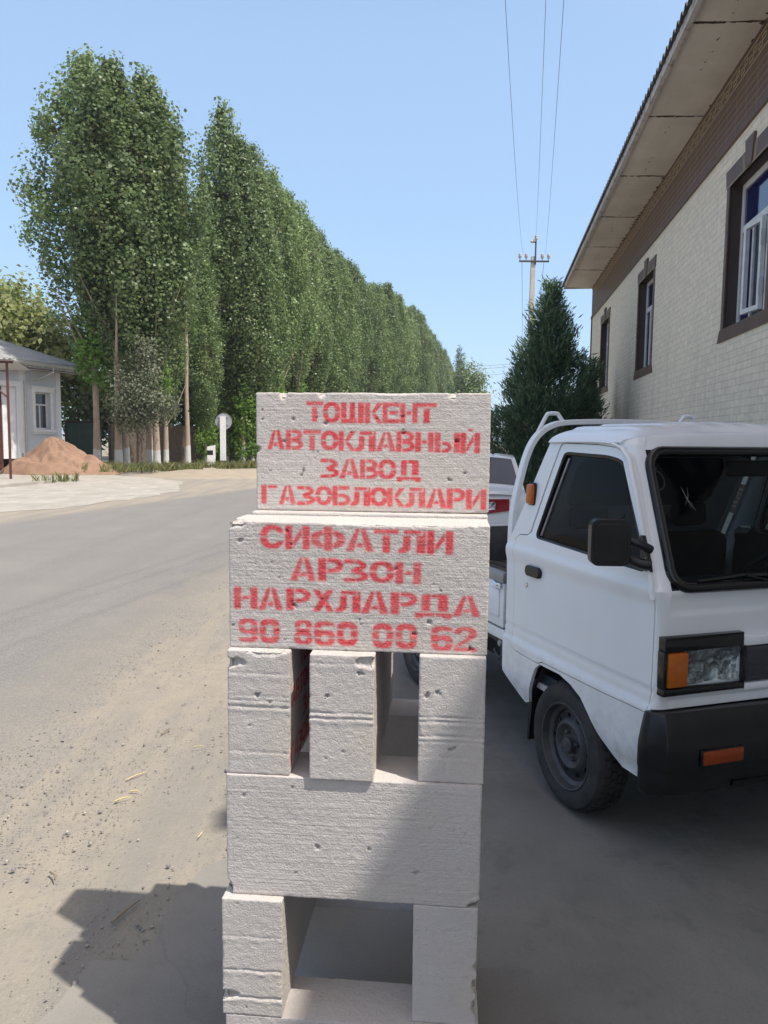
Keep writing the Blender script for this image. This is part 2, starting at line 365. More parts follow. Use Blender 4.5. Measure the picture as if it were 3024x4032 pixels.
class MB:
    """collects shapes that become ONE mesh object"""
    def __init__(s): s.v = []; s.f = []; s.mi = []
    def add(s, vs, fs, mi=0):
        k = len(s.v); s.v += [tuple(p) for p in vs]
        s.f += [tuple(i+k for i in f) for f in fs]; s.mi += [mi]*len(fs); return s
    def box(s, x0, x1, y0, y1, z0, z1, mi=0, M=None):
        p = [Vector(q) for q in ((x0, y0, z0), (x1, y0, z0), (x1, y1, z0), (x0, y1, z0), (x0, y0, z1), (x1, y0, z1), (x1, y1, z1), (x0, y1, z1))]
        if M is not None: p = [M @ q for q in p]
        return s.add(p, [(0, 3, 2, 1), (4, 5, 6, 7), (0, 1, 5, 4), (1, 2, 6, 5), (2, 3, 7, 6), (3, 0, 4, 7)], mi)
    def bbox(s, x0, x1, y0, y1, z0, z1, r=.01, mi=0, seg=2):
        bm = bmesh.new()
        vs = [bm.verts.new(q) for q in ((x0, y0, z0), (x1, y0, z0), (x1, y1, z0), (x0, y1, z0), (x0, y0, z1), (x1, y0, z1), (x1, y1, z1), (x0, y1, z1))]
        for f in ((0, 3, 2, 1), (4, 5, 6, 7), (0, 1, 5, 4), (1, 2, 6, 5), (2, 3, 7, 6), (3, 0, 4, 7)): bm.faces.new([vs[i] for i in f])
        bmesh.ops.bevel(bm, geom=bm.edges[:], offset=r, segments=seg, affect='EDGES', profile=.5)
        return s.bm(bm, mi)
    def bm(s, bm, mi=0, M=None):
        bm.verts.index_update()
        s.add([(M @ v.co) if M is not None else v.co for v in bm.verts], [[v.index for v in f.verts] for f in bm.faces], mi); bm.free(); return s
    def prism(s, pts, axis, a, b, mi=0):
        """extrude a 2D polygon along an axis (pts are the other two axes in order)"""
        def mk(p, t):
            return (t, p[0], p[1]) if axis == 0 else ((p[0], t, p[1]) if axis == 1 else (p[0], p[1], t))
        n = len(pts); v = [mk(p, a) for p in pts]+[mk(p, b) for p in pts]
        f = [tuple(range(n-1, -1, -1)), tuple(range(n, 2*n))]+[(i, (i+1) % n, (i+1) % n+n, i+n) for i in range(n)]
        return s.add(v, f, mi)
    def grid(s, fn, nu, nv, mi=0, flip=False):
        v = [fn(i/nu, j/nv) for j in range(nv+1) for i in range(nu+1)]
        f = []
        for j in range(nv):
            for i in range(nu):
                a = j*(nu+1)+i; q = (a, a+1, a+nu+2, a+nu+1)
                f.append(q[::-1] if flip else q)
        return s.add(v, f, mi)
    def tube(s, pts, r, n=8, mi=0, closed=False, flat=None):
        pts = [Vector(p) for p in pts]; m = len(pts)
        rs = r if isinstance(r, (list, tuple)) else [r]*m
        ring = []; up = None
        for i, p in enumerate(pts):
            a = pts[(i-1) % m] if (closed or i > 0) else p
            b_ = pts[(i+1) % m] if (closed or i < m-1) else p
            d = (b_-a).normalized()
            if up is None:
                up = Vector((0, 0, 1)) if abs(d.z) < .9 else Vector((1, 0, 0))
            x = d.cross(up).normalized(); up = x.cross(d).normalized()
            fl = flat or (1, 1)
            ring.append([p+(x*cos(2*pi*k/n)*fl[0]+up*sin(2*pi*k/n)*fl[1])*rs[i] for k in range(n)])
        v = [q for rg in ring for q in rg]; f = []
        for i in range(m if closed else m-1):
            j = (i+1) % m
            for k in range(n):
                f.append((i*n+k, i*n+(k+1) % n, j*n+(k+1) % n, j*n+k))
        if not closed: f += [tuple(range(n-1, -1, -1)), tuple(range((m-1)*n, m*n))]
        return s.add(v, f, mi)
    def lathe(s, prof, n=32, mi=0, M=None, a0=0, a1=2*pi):
        """prof: (radius, axial) pairs, axis = Y"""
        full = abs(a1-a0-2*pi) < 1e-6; m = n if full else n+1
        v = []
        for r, y in prof:
            for k in range(m):
                t = a0+(a1-a0)*k/n; p = Vector((r*cos(t), y, r*sin(t))); v.append(M @ p if M is not None else p)
        f = []
        for i in range(len(prof)-1):
            for k in range(n):
                k2 = (k+1) % m
                f.append((i*m+k, i*m+k2, (i+1)*m+k2, (i+1)*m+k))
        return s.add(v, f, mi)
    def xf(s, M):
        s.v = [tuple(M @ Vector(p)) for p in s.v]; return s
    def build(s, name, mats, parent=None, smooth=None, fixn=True):
        me = bpy.data.meshes.new(name); me.from_pydata(s.v, [], s.f)
        mats = mats if isinstance(mats, (list, tuple)) else [mats]
        for m in mats: me.materials.append(MAT[m] if isinstance(m, str) else m)
        if len(mats) > 1: me.polygons.foreach_set('material_index', s.mi)
        if fixn:
            bm = bmesh.new(); bm.from_mesh(me); bmesh.ops.recalc_face_normals(bm, faces=bm.faces); bm.to_mesh(me); bm.free()
        if smooth is not None:
            me.polygons.foreach_set('use_smooth', [True]*len(me.polygons))
            me.set_sharp_from_angle(angle=radians(smooth))
        me.update()
        o = bpy.data.objects.new(name, me); COL.objects.link(o)
        if parent is not None: o.parent = parent
        return o

def rrect(x0, x1, y0, y1, r, n=5):
    p = []
    for cx, cy, a in ((x1-r, y1-r, 0), (x0+r, y1-r, 90), (x0+r, y0+r, 180), (x1-r, y0+r, 270)):
        for k in range(n+1):
            t = radians(a+90*k/n); p.append((cx+r*cos(t), cy+r*sin(t)))
    return p

# value noise on arrays
def _h(ix, iy, iz, seed):
    n = (ix.astype(np.int64)*374761393+iy.astype(np.int64)*668265263+iz.astype(np.int64)*2147483647+seed*144665) & 0xffffffff
    n = ((n ^ (n >> 13))*1274126177) & 0xffffffff
    n = ((n ^ (n >> 16))*2246822519) & 0xffffffff
    return ((n ^ (n >> 15)) & 0xffffff)/float(0xffffff)
def vnoise(p, seed=0):
    f = np.floor(p); t = p-f; t = t*t*(3-2*t); i = f.astype(np.int64); r = 0
    for a in (0, 1):
        for b_ in (0, 1):
            for c in (0, 1):
                wgt = (t[:, 0] if a else 1-t[:, 0])*(t[:, 1] if b_ else 1-t[:, 1])*(t[:, 2] if c else 1-t[:, 2])
                r = r+wgt*_h(i[:, 0]+a, i[:, 1]+b_, i[:, 2]+c, seed)
    return r
def fbm(p, seed=0, o=3):
    r = 0; a = .5; s = 0
    for k in range(o): r = r+a*vnoise(p*(2**k), seed+k*17); s += a; a *= .5
    return r/s

def inpoly(x, y, P):
    ins = np.zeros(np.shape(x), bool); n = len(P)
    for i in range(n):
        x1, y1 = P[i]; x2, y2 = P[(i+1) % n]
        if y1 == y2: continue
        c = ((y1 > y) != (y2 > y)) & (x < (x2-x1)*(y-y1)/(y2-y1)+x1)
        ins ^= c
    return ins

# ================================================================== SETTING
def sheet(name, pts, z, mat, kind='structure', thick=0):
    m = MB()
    if thick: m.prism(pts, 2, z-thick, z)
    else: m.add([(x, y, z) for x, y in pts], [tuple(range(len(pts)))])
    o = m.build(name, mat); 
    if not thick:
        for p in o.data.polygons:
            if p.normal.z < 0: o.data.flip_normals(); break
    return tag(o, kind=kind)

def build_ground():
    # one sheet: fine near the camera, coarse out to the horizon
    def ax(lo, hi, step, far):
        a = list(np.arange(lo, hi+1e-6, step)); q = step*2; v = hi
        while v < far: v += q; q *= 1.5; a.append(v)
        q = step*2; v = lo; b_ = []
        while v > -far: v -= q; q *= 1.5; b_.append(v)
        return np.array(b_[::-1]+a)
    X = ax(-5, 3, .06, 900); Y = ax(.8, 9, .06, 900)
    gx, gy = np.meshgrid(X, Y); P = np.stack([gx.ravel(), gy.ravel(), np.zeros(gx.size)], 1)
    near = np.clip(1-np.abs(P[:, 0]+1)/9, 0, 1)*np.clip(1-np.abs(P[:, 1]-4)/9, 0, 1)
    z = (fbm(P*np.array([1.1, .6, 1]), 3, 4)-.5)*.05*near+(fbm(P*6, 9, 3)-.5)*.016*near-.004
    # the yard slab and the road lie over these spots: keep the earth below them
    z = np.where(P[:, 0] > -.62+.30*(P[:, 1]-2.5), -.03, np.where(P[:, 0] < -2.4, -.012, np.minimum(z, .012)))
    P[:, 2] = np.where(near > 0, z, -.006)
    nx = len(X); ny = len(Y); idx = np.arange(nx*ny).reshape(ny, nx)
    F = np.stack([idx[:-1, :-1].ravel(), idx[:-1, 1:].ravel(), idx[1:, 1:].ravel(), idx[1:, :-1].ravel()], 1)
    me = bpy.data.meshes.new('ground'); me.from_pydata(P.tolist(), [], F.tolist()); me.materials.append(MAT['ground'])
    me.polygons.foreach_set('use_smooth', [True]*len(F)); me.update()
    o = bpy.data.objects.new('ground', me); COL.objects.link(o); tag(o, kind='structure')
build_ground()

ROAD_L = [(-16, -9), (-13.5, 0), (-9.4, 9), (-7.5, 14.9), (-6.3, 19.3), (-4.4, 26.2), (-1.5, 37), (3.2, 60), (17, 130), (34, 230), (110, 800)]
ROAD_R = [(-1.5, -9), (-1.25, 0), (-1.2, 4), (-1.2, 8.3), (-.4, 13), (.6, 18), (2.1, 26), (5.0, 37), (10, 60), (24, 130), (41, 230), (120, 800)]
def build_road():
    def samp(L, y):
        for (x0, y0), (x1, y1) in zip(L, L[1:]):
            if y0 <= y <= y1: return x0+(x1-x0)*(y-y0)/(y1-y0)
    ys = list(np.arange(-9, 30, .8))+list(np.arange(30, 130, 4))+list(np.arange(130, 801, 40)); ys = [min(float(y), 800) for y in ys]
    n = 44; V = []; E = []
    for y in ys:
        a, b_ = samp(ROAD_L, y), samp(ROAD_R, y)
        for i in range(n+1):
            t = i/n; wd = b_-a; ee = min(t, 1-t)*wd; V.append((a+(b_-a)*t, y, -.016+.022*min(1, ee/.9)+.02*sin(pi*t)))
            E.append(min(t*wd/1.1, max(0, (1-t)*wd-.05)/1.7, 1.0))
    F = [(j*(n+1)+i, j*(n+1)+i+1, (j+1)*(n+1)+i+1, (j+1)*(n+1)+i) for j in range(len(ys)-1) for i in range(n)]
    me = bpy.data.meshes.new('road'); me.from_pydata(V, [], F); me.materials.append(MAT['asphalt'])
    at = me.attributes.new('edge', 'FLOAT', 'POINT'); at.data.foreach_set('value', E)
    me.polygons.foreach_set('use_smooth', [True]*len(F)); me.update()
    o = bpy.data.objects.new('road', me); COL.objects.link(o); tag(o, kind='structure')
build_road()

def jag(pts, step=.12, amp=.05, seed=1):
    rnd = random.Random(seed); out = []
    for (x0, y0), (x1, y1) in zip(pts, pts[1:]):
        L = math.hypot(x1-x0, y1-y0); n = max(1, int(L/step))
        for i in range(n):
            t = i/n; k = rnd.uniform(-amp, amp)
            out.append((x0+(x1-x0)*t-(y1-y0)/L*k, y0+(y1-y0)*t+(x1-x0)/L*k))
    out.append(pts[-1]); return out
yard_edge = jag([(-1.35, .3), (-1.02, 1.75), (-.91, 2.09), (-.90, 2.26), (-.79, 2.28), (-.75, 2.36), (-.72, 2.6), (-.55, 3.1), (-.42, 3.6), (-.1, 5), (.3, 7), (.9, 11), (2, 18), (3.2, 26)], .1, .035, 4)
sheet('yard_paving', yard_edge+[(8.5, 26), (3.0, 2), (2.3, -3), (-2, -3)], .006, 'yard', thick=.045)
fore = jag([(-40, 20), (-13.2, 19.5), (-9.2, 14.8), (-7.5, 17.3), (-6.6, 20.6), (-6.35, 23.5), (-7.6, 28.5), (-9.6, 31.4), (-12.3, 33.0)], .5, .16, 8)
sheet('forecourt', fore+[(-14, 36), (-16.2, 39), (-16.6, 43.2), (-40, 43)], -.001, 'forecourt')

def build_verge():
    # low sandy bank between the forecourt, the road and the trees
    c = [(-10.6, 33.0, 2.0), (-7.6, 32.6, 3.0), (-4.6, 33.5, 2.6), (-2.2, 38, 2.4), (.6, 50, 2.6), (3, 66, 3)]
    def fn(u, v):
        t = u*(len(c)-1); i = min(int(t), len(c)-2); k = t-i
        x = c[i][0]*(1-k)+c[i+1][0]*k; y = c[i][1]*(1-k)+c[i+1][1]*k; w_ = c[i][2]*(1-k)+c[i+1][2]*k
        dx, dy = c[i+1][0]-c[i][0], c[i+1][1]-c[i][1]; L = math.hypot(dx, dy)
        s_ = (v-.5)*2*w_
        n_ = vnoise(np.array([[x*.9+s_, y*.9, s_]]), 5)[0]
        h = .34*(1-min(1, abs(v-.62)/.5)**2)*min(1, u*6+.05)*(.65+.6*n_)-.03
        return (x-dy/L*s_, y+dx/L*s_, h)
    m = MB().grid(fn, 90, 26); o = m.build('verge_bank', 'verge', smooth=60); tag(o, kind='structure')
build_verge()

# ================================================================== STENCIL LETTERING
def _arc_d(x0, x1, y0, y1, tx, ty):
    """half-round bowl open to the left: outer minus inner"""
    w_, h = x1-x0, y1-y0; rx = min(w_*.62, h*.62); n = 14
    def dshape(ax, bx, ay, by):
        r = max(.001, min((bx-ax)*.62, 1)); cx = bx-r; cy = (ay+by)/2; ry = (by-ay)/2
        return [(ax, ay)]+[(cx+r*cos(a), cy+ry*sin(a)) for a in np.linspace(-pi/2, pi/2, n)]+[(ax, by)]
    return [('+', dshape(x0, x1, y0, y1)), ('-', dshape(x0-.05, x1-tx, y0+ty, y1-ty))]
def _ell(cx, cy, rx, ry, p=2.4, n=28):
    o = []
    for a in np.linspace(0, 2*pi, n, endpoint=False):
        c, s_ = cos(a), sin(a); o.append((cx+rx*math.copysign(abs(c)**(2/p), c), cy+ry*math.copysign(abs(s_)**(2/p), s_)))
    return o
def R_(x0, y0, x1, y1): return ('+', [(x0, y0), (x1, y0), (x1, y1), (x0, y1)])
def C_(x0, y0, x1, y1): return ('-', [(x0, y0), (x1, y0), (x1, y1), (x0, y1)])
def P_(*p): return ('+', list(p))
LEG_L = P_((0, 0), (.29, 0), (.49, .93), (.47, 1), (.36, .98))
A_ = [LEG_L, P_((.70, 0), (1, 0), (.70, 1), (.52, 1)), P_((.36, .19), (.63, .19), (.58, .38), (.42, .36))]
I_ = [R_(0, 0, .29, 1), R_(.71, 0, 1, 1), P_((.33, .08), (.33, .40), (.67, .92), (.67, .58))]
GL = {
 'Т': [R_(0, .80, 1, 1), R_(.34, 0, .66, .74)],
 'О': [('+', _ell(.5, .5, .5, .5)), ('-', _ell(.5, .5, .20, .29)), C_(-.1, .47, 1.1, .525)],
 'Ш': [R_(0, .22, .25, 1), R_(0, 0, .98, .2), R_(.38, .2, .62, 1), R_(.74, .0, 1, 1), C_(.70, -.1, .735, .3)],
 'К': [R_(0, 0, .30, 1), P_((.34, .50), (.66, 1), (1, 1), (.60, .52), (.60, .50)), P_((.36, .46), (.60, .46), (1, 0), (.67, 0))],
 'Е': [R_(0, 0, .30, 1), R_(.30, .80, 1, 1), R_(.40, .42, .92, .60), R_(.30, 0, 1, .2)],
 'Н': [R_(0, 0, .31, 1), R_(.69, 0, 1, 1), R_(.37, .42, .63, .60)],
 'А': A_,
 'В': [R_(0, 0, .29, 1)]+_arc_d(.34, .96, .46, 1, .27, .17)+_arc_d(.34, 1, 0, .55, .27, .18)+[C_(.295, -.1, .335, 1.1), R_(.60, .44, .74, .55)],
 'Л': [R_(.20, .82, .84, 1), P_((0, 0), (.26, 0), (.45, .16), (.46, .76), (.18, .76), (.16, .24), (0, .18)), R_(.66, 0, 1, .78), R_(.90, .78, 1, .99)],
 'Н_': [],
 'Ы': [R_(0, 0, .23, 1)]+_arc_d(.29, .68, 0, .56, .17, .18)+[R_(.75, 0, 1, 1)],
 'И': I_, 'Й': I_+[('+', [(.36, 1.10), (.46, 1.06), (.62, 1.08), (.68, 1.17), (.40, 1.19)])],
 'З': _arc_d(0, .93, .46, 1, .27, .19)+_arc_d(0, 1, 0, .54, .28, .19)+[C_(-.1, .27, .30, .73), C_(.02, .2, .40, .405), C_(.02, .60, .40, .80), C_(.42, .78, .455, 1.1), C_(.47, -.1, .505, .21), R_(.34, .42, .70, .57)],
 'Д': [R_(.17, .30, .42, .95), R_(.62, .30, .90, .95), R_(.22, .84, .86, 1), C_(.43, .2, .46, 1.1), R_(0, .09, 1, .235), R_(0, 0, .22, .12), R_(.76, 0, 1, .12), C_(.535, .08, .56, .26)],
 'Г': [R_(0, 0, .34, 1), R_(.42, .82, 1, 1)],
 'Б': [R_(0, 0, .30, 1), R_(.34, .80, .96, 1)]+_arc_d(.34, 1, 0, .60, .26, .19),
 'Р': [R_(0, 0, .33, 1)]+_arc_d(.37, 1, .36, 1, .26, .19),
 'С': [('+', _ell(.5, .5, .5, .5)), ('-', _ell(.53, .5, .22, .29)), ('-', [(.72, .34), (1.2, .34), (1.2, .66), (.72, .66)]), C_(-.1, .47, .5, .525)],
 'Ф': [('+', _ell(.5, .48, .5, .38)), ('-', _ell(.5, .48, .24, .20)), C_(-.1, .47, .3, .50), C_(.7, .47, 1.1, .50), C_(.35, -.1, .375, 1), C_(.625, -.1, .65, 1), R_(.385, 0, .615, 1)],
 'Х': [P_((0, 1), (.34, 1), (.54, .58), (.32, .52)), P_((.66, 1), (1, 1), (.36, 0), (.0, 0)), P_((.56, .46), (.70, .46), (1, 0), (.64, 0))],
 '0': [('+', _ell(.5, .5, .5, .5, 3.2)), ('-', _ell(.5, .5, .17, .27, 2.6)), C_(-.1, .655, 1.1, .705), C_(-.1, .31, 1.1, .36)],
 '9': [('+', _ell(.5, .68, .5, .32, 2.8)), ('-', _ell(.5, .68, .19, .14)), ('+', [(.66, .2), (1, .2), (1, .7), (.66, .7)]), ('+', _ell(.5, .22, .5, .22, 2.6)), ('-', [(.2, .20), (.67, .20), (.67, .36), (.2, .36)]), C_(-.1, .655, 1.1, .70), C_(-.1, .29, 1.1, .335), C_(-.1, .20, .34, .38)],
 '6': [('+', _ell(.5, .32, .5, .32, 2.8)), ('-', _ell(.5, .30, .17, .13)), ('+', [(0, .3), (.33, .3), (.33, .8), (0, .8)]), ('+', _ell(.5, .78, .5, .22, 2.6)), ('-', [(.33, .63), (.8, .63), (.8, .80), (.33, .80)]), C_(-.1, .655, 1.1, .70), C_(-.1, .30, 1.1, .345), C_(.66, .62, 1.1, .80)],
 '8': [('+', _ell(.5, .75, .46, .25, 2.8)), ('-', _ell(.5, .75, .15, .10)), ('+', _ell(.5, .27, .5, .27, 2.8)), ('-', _ell(.5, .27, .17, .11)), C_(-.1, .655, 1.1, .70), C_(-.1, .30, 1.1, .345)],
 '2': [('+', _ell(.5, .74, .48, .26, 2.6)), ('-', [(-.1, .40), (.62, .40), (.66, .62), (.34, .62), (.34, .70), (-.1, .70)]), ('-', _ell(.48, .74, .17, .10)), P_((.02, .20), (.30, .20), (.98, .60), (.96, .72), (.62, .60)), R_(0, 0, 1, .15), C_(-.1, .155, .3, .195)],
}
# letters of the sign: (glyph, x0, x1, top, bottom) in picture units of the face it was read from
TOP = [('Т', 385, 498, 82, 220), ('О', 497, 613, 86, 225), ('Ш', 618, 770, 90, 228), ('К', 778, 898, 92, 228), ('Е', 897, 1005, 92, 228), ('Н', 1012, 1125, 95, 228), ('Т', 1122, 1250, 95, 230),
 ('А', 115, 235, 270, 400), ('В', 245, 360, 268, 402), ('Т', 362, 480, 270, 405), ('О', 480, 597, 275, 405), ('К', 600, 715, 278, 412), ('Л', 712, 845, 280, 415), ('А', 850, 980, 285, 415), ('В', 985, 1105, 280, 418), ('Н', 1110, 1228, 285, 420), ('Ы', 1238, 1400, 290, 425), ('Й', 1408, 1530, 290, 430),
 ('З', 475, 600, 460, 590), ('А', 600, 735, 460, 595), ('В', 740, 860, 465, 598), ('О', 860, 980, 465, 600), ('Д', 985, 1142, 470, 618),
 ('Г', 70, 178, 632, 760), ('А', 188, 305, 635, 765), ('З', 312, 437, 640, 770), ('О', 437, 550, 640, 772), ('Б', 553, 672, 640, 775), ('Л', 675, 803, 648, 778), ('О', 805, 920, 650, 780), ('К', 920, 1035, 655, 785), ('Л', 1040, 1168, 655, 790), ('А', 1175, 1310, 660, 795), ('Р', 1312, 1430, 660, 800), ('И', 1438, 1567, 665, 805)]
TOPQ = ((45, 25), (1608, 32), (35, 800), (1583, 832))
LOW = [('С', 240, 385, 105, 248), ('И', 393, 540, 110, 252), ('Ф', 545, 755, 112, 260), ('А', 755, 925, 122, 262), ('Т', 925, 1070, 125, 268), ('Л', 1070, 1228, 130, 270), ('И', 1238, 1390, 132, 275),
 ('А', 420, 578, 295, 438), ('Р', 590, 740, 298, 440), ('З', 745, 892, 305, 445), ('О', 897, 1045, 315, 448), ('Н', 1052, 1202, 320, 455),
 ('Н', 75, 220, 470, 605), ('А', 225, 375, 475, 612), ('Р', 395, 545, 480, 615), ('Х', 553, 685, 487, 620), ('Л', 695, 842, 492, 625), ('А', 845, 1010, 495, 635), ('Р', 1022, 1180, 500, 640), ('Д', 1168, 1382, 510, 665), ('А', 1388, 1550, 520, 652),
 ('9', 100, 220, 658, 805), ('0', 230, 355, 660, 812), ('8', 440, 555, 668, 820), ('6', 563, 690, 675, 828), ('0', 700, 825, 680, 830), ('0', 913, 1037, 688, 845), ('0', 1050, 1178, 690, 850), ('6', 1262, 1390, 705, 862), ('2', 1395, 1530, 710, 865)]
LOWQ = ((48, 85), (1605, 100), (45, 830), (1590, 890))

def blur(a, s):
    n = int(s*3)+1; k = np.exp(-.5*(np.arange(-n, n+1)/s)**2); k /= k.sum()
    a = np.apply_along_axis(lambda r: np.convolve(r, k, 'same'), 0, a)
    return np.apply_along_axis(lambda r: np.convolve(r, k, 'same'), 1, a)

def raster(letters, Q, soft=1.3, seed=0):
    """paint amount on a 601 x 301 mm face, row 0 at the bottom"""
    (ax, ay), (bx, by), (cx, cy), (dx, dy) = Q
    gx, gy = np.meshgrid(np.arange(0, 601), np.arange(0, 301)); out = np.zeros(gx.shape)
    def tof(px, py):      # picture -> face, inverse bilinear by iteration
        u = v = .5
        for _ in range(8):
            lx = ax+(cx-ax)*v; rx = bx+(dx-bx)*v; u = (px-lx)/(rx-lx)
            ty = ay+(by-ay)*u; by_ = cy+(dy-cy)*u; v = (py-ty)/(by_-ty)
        return u*600, (1-v)*300
    rnd = random.Random(seed)
    for g, x0, x1, t, b_ in letters:
        u0, v1 = tof(x0, t); u1, v0 = tof(x1, b_)
        sk = tof(x1, (t+b_)/2)[1]-tof(x0, (t+b_)/2)[1]; sk *= .5
        i0, i1 = max(0, int(u0)-8), min(601, int(u1)+9); j0, j1 = max(0, int(v0)-8), min(301, int(v1)+16)
        acc = np.zeros((j1-j0, i1-i0))
        for du in (-.25, .25):
            for dv in (-.25, .25):
                X = (gx[j0:j1, i0:i1]+du-u0)/(u1-u0); Y = (gy[j0:j1, i0:i1]+dv-v0)/(v1-v0)
                hit = np.zeros(X.shape, bool)
                for op, P in GL[g]:
                    q = inpoly(X, Y, P); hit = (hit | q) if op == '+' else (hit & ~q)
                acc += hit*.25
        out[j0:j1, i0:i1] = np.maximum(out[j0:j1, i0:i1], acc*rnd.uniform(.86, 1.0))
    so = blur(out, soft); halo = blur(out, 4.0)
    return np.clip(so*1.0+halo*.07, 0, 1)

PAINT_TOP = raster(TOP, TOPQ, .9, 1); PAINT_LOW = raster(LOW, LOWQ, 1.4, 2)

# ================================================================== AERATED CONCRETE BLOCKS
def gas_block(label, dims, loc, yaw, tilt=0., res=.0029, holes=(), paint=None, stripe='y', chips=(), pits=40, cracks=(), seed=0, group='aerated concrete blocks in the stack'):
    """dims: local x, y (front at -y/2), z.  paint: ('front' | 'right', raster)"""
    L, D, H_ = dims; n = [max(6, int(round(d/res))) for d in dims]
    ii = lambda a: np.arange(a+1)
    faces = []; sy, sz = (n[2]+1), 1; sx = (n[1]+1)*(n[2]+1)
    def lat(i, j, k): return i*sx+j*sy+k
    def quads(A, B, f, flip):
        a, b_ = np.meshgrid(np.arange(A), np.arange(B), indexing='ij'); a = a.ravel(); b_ = b_.ravel()
        q = [f(a, b_), f(a+1, b_), f(a+1, b_+1), f(a, b_+1)]
        return np.stack(q[::-1] if flip else q, 1)
    z0 = lambda a: np.zeros_like(a)
    faces.append(quads(n[0], n[2], lambda a, b_: lat(a, z0(a), b_), False)); faces.append(quads(n[0], n[2], lambda a, b_: lat(a, z0(a)+n[1], b_), True))
    faces.append(quads(n[1], n[2], lambda a, b_: lat(z0(a), a, b_), True)); faces.append(quads(n[1], n[2], lambda a, b_: lat(z0(a)+n[0], a, b_), False))
    faces.append(quads(n[0], n[1], lambda a, b_: lat(a, b_, z0(a)), True)); faces.append(quads(n[0], n[1], lambda a, b_: lat(a, b_, z0(a)+n[2]), False))
    F = np.concatenate(faces); ids, F = np.unique(F, return_inverse=True); F = F.reshape(-1, 4)
    I = ids//sx; J = (ids % sx)//sy; K = ids % sy
    P = np.stack([(I/n[0]-.5)*L, (J/n[1]-.5)*D, K/n[2]*H_], 1)
    wp = P+np.array([seed*3.17, seed*1.91, seed*.73])
    C = np.array([0, 0, H_/2]); hd = np.array([L, D, H_])/2
    wear = vnoise(wp*22, 3)*.6+vnoise(wp*70, 4)*.4
    r = (.0028+.011*np.clip(wear-.56, 0, 1)*2)[:, None]
    q = np.clip(P-C, -(hd-r), hd-r); d = (P-C)-q; ln = np.linalg.norm(d, axis=1, keepdims=True)
    N = np.divide(d, ln, out=np.zeros_like(d), where=ln > 1e-9)
    V = C+q+N*r
    amp = (fbm(wp*60, 5, 2)-.5)*.0012+(fbm(wp*160, 8, 1)-.5)*.0009
    # wear lines left by the cutting wires on end faces
    for zc, dep in cracks:
        zz = P[:, 2]-zc-(vnoise(wp*np.array([30, 30, 0.1]), 11)-.5)*.006
        endf = (np.abs(N[:, 1]) > .6)
        amp = amp-dep*np.exp(-(zz/.0022)**2)*endf*.75*(.35+1.1*vnoise(wp*np.array([55, 55, 1]), 12))
        amp = amp+dep*.5*np.exp(-((zz+.008)/.006)**2)*endf*vnoise(wp*np.array([60, 60, 60]), 13)
    V = V+N*amp[:, None]
    rnd = random.Random(seed+5)
    pl = [(rnd.uniform(-.47, .47)*L, -hd[1], rnd.uniform(.04, .96)*H_, rnd.choice([.0012, .0016, .002, .002, .0026, .004])) for _ in range(int(pits*.22))]+[(hx, -hd[1], hz, hr*.44) for hx, hz, hr in holes]
    for (cx, cy, cz, rr) in pl:
        dd = np.sqrt(((P[:, 0]-cx)/1.25)**2+(P[:, 2]-cz)**2+(P[:, 1]-cy)**2); sel = np.where(dd < rr*2.2)[0]
        if not len(sel): continue
        dn = dd[sel]*(1+1.5*(vnoise(wp[sel]*300, 31)-.5)); k = np.clip((1-dn/(rr*1.2))*2.0, 0, 1); V[sel] = V[sel]-N[sel]*(k*rr*2.1)[:, None]
    for (cx, cy, cz, rx, ry, rz_, dep) in chips:      # broken corners: everything inside the lump goes
        dd = np.sqrt(((P[:, 0]-cx)/rx)**2+((P[:, 1]-cy)/ry)**2+((P[:, 2]-cz)/rz_)**2)+(fbm(wp*70, 21, 3)-.5)*.6
        k = np.clip((1-dd)*5, 0, 1); V = V-N*(k*dep*(.75+.5*vnoise(wp*90, 22)))[:, None]
    me = bpy.data.meshes.new('aerated_block'); me.from_pydata(V.tolist(), [], F.tolist())
    pa = np.zeros(len(V)); st = np.zeros(len(V))
    if paint is not None:
        side, im = paint
        if side == 'front':
            m_ = N[:, 1] < -.5; u = (P[:, 0]+L/2)/L*600; v = P[:, 2]/H_*300
        else:
            m_ = N[:, 0] > .5; u = (P[:, 1]+D/2)/D*600; v = P[:, 2]/H_*300
        u = np.clip(u, 0, 599.9); v = np.clip(v, 0, 299.9); iu = u.astype(int); iv = v.astype(int); fu = u-iu; fv = v-iv
        pa = (im[iv, iu]*(1-fu)*(1-fv)+im[iv, iu+1]*fu*(1-fv)+im[iv+1, iu]*(1-fu)*fv+im[iv+1, iu+1]*fu*fv)*m_
    st = (np.abs(N[:, 1 if stripe == 'y' else 0]) > .5)*1.0
    for nm, a in (('paint', pa), ('stripe', st)):
        at = me.attributes.new(nm, 'FLOAT', 'POINT'); at.data.foreach_set('value', a.astype(np.float32))
    me.materials.append(MAT['block']); me.polygons.foreach_set('use_smooth', [True]*len(F)); me.update()
    o = bpy.data.objects.new('aerated_block', me); COL.objects.link(o)
    o.location = loc; o.rotation_euler = (0, radians(tilt), radians(yaw))
    return tag(o, label, 'block', group)

YAW = -5.0; ex, ey = cos(radians(YAW)), sin(radians(YAW))
def at_front(xc, yfront, D):       # centre of a block whose front face centre is at (xc, yfront)
    return (xc-ey*D/2, yfront+ex*D/2)
def put(xc, yf, z, dims, **k):
    cx, cy = at_front(xc, yf, dims[1]); yaw = k.pop('yaw', YAW); lb = k.pop('label')
    return gas_block(lb, dims, (cx, cy, z), yaw, **k)
B6 = (.6, .15, .3)
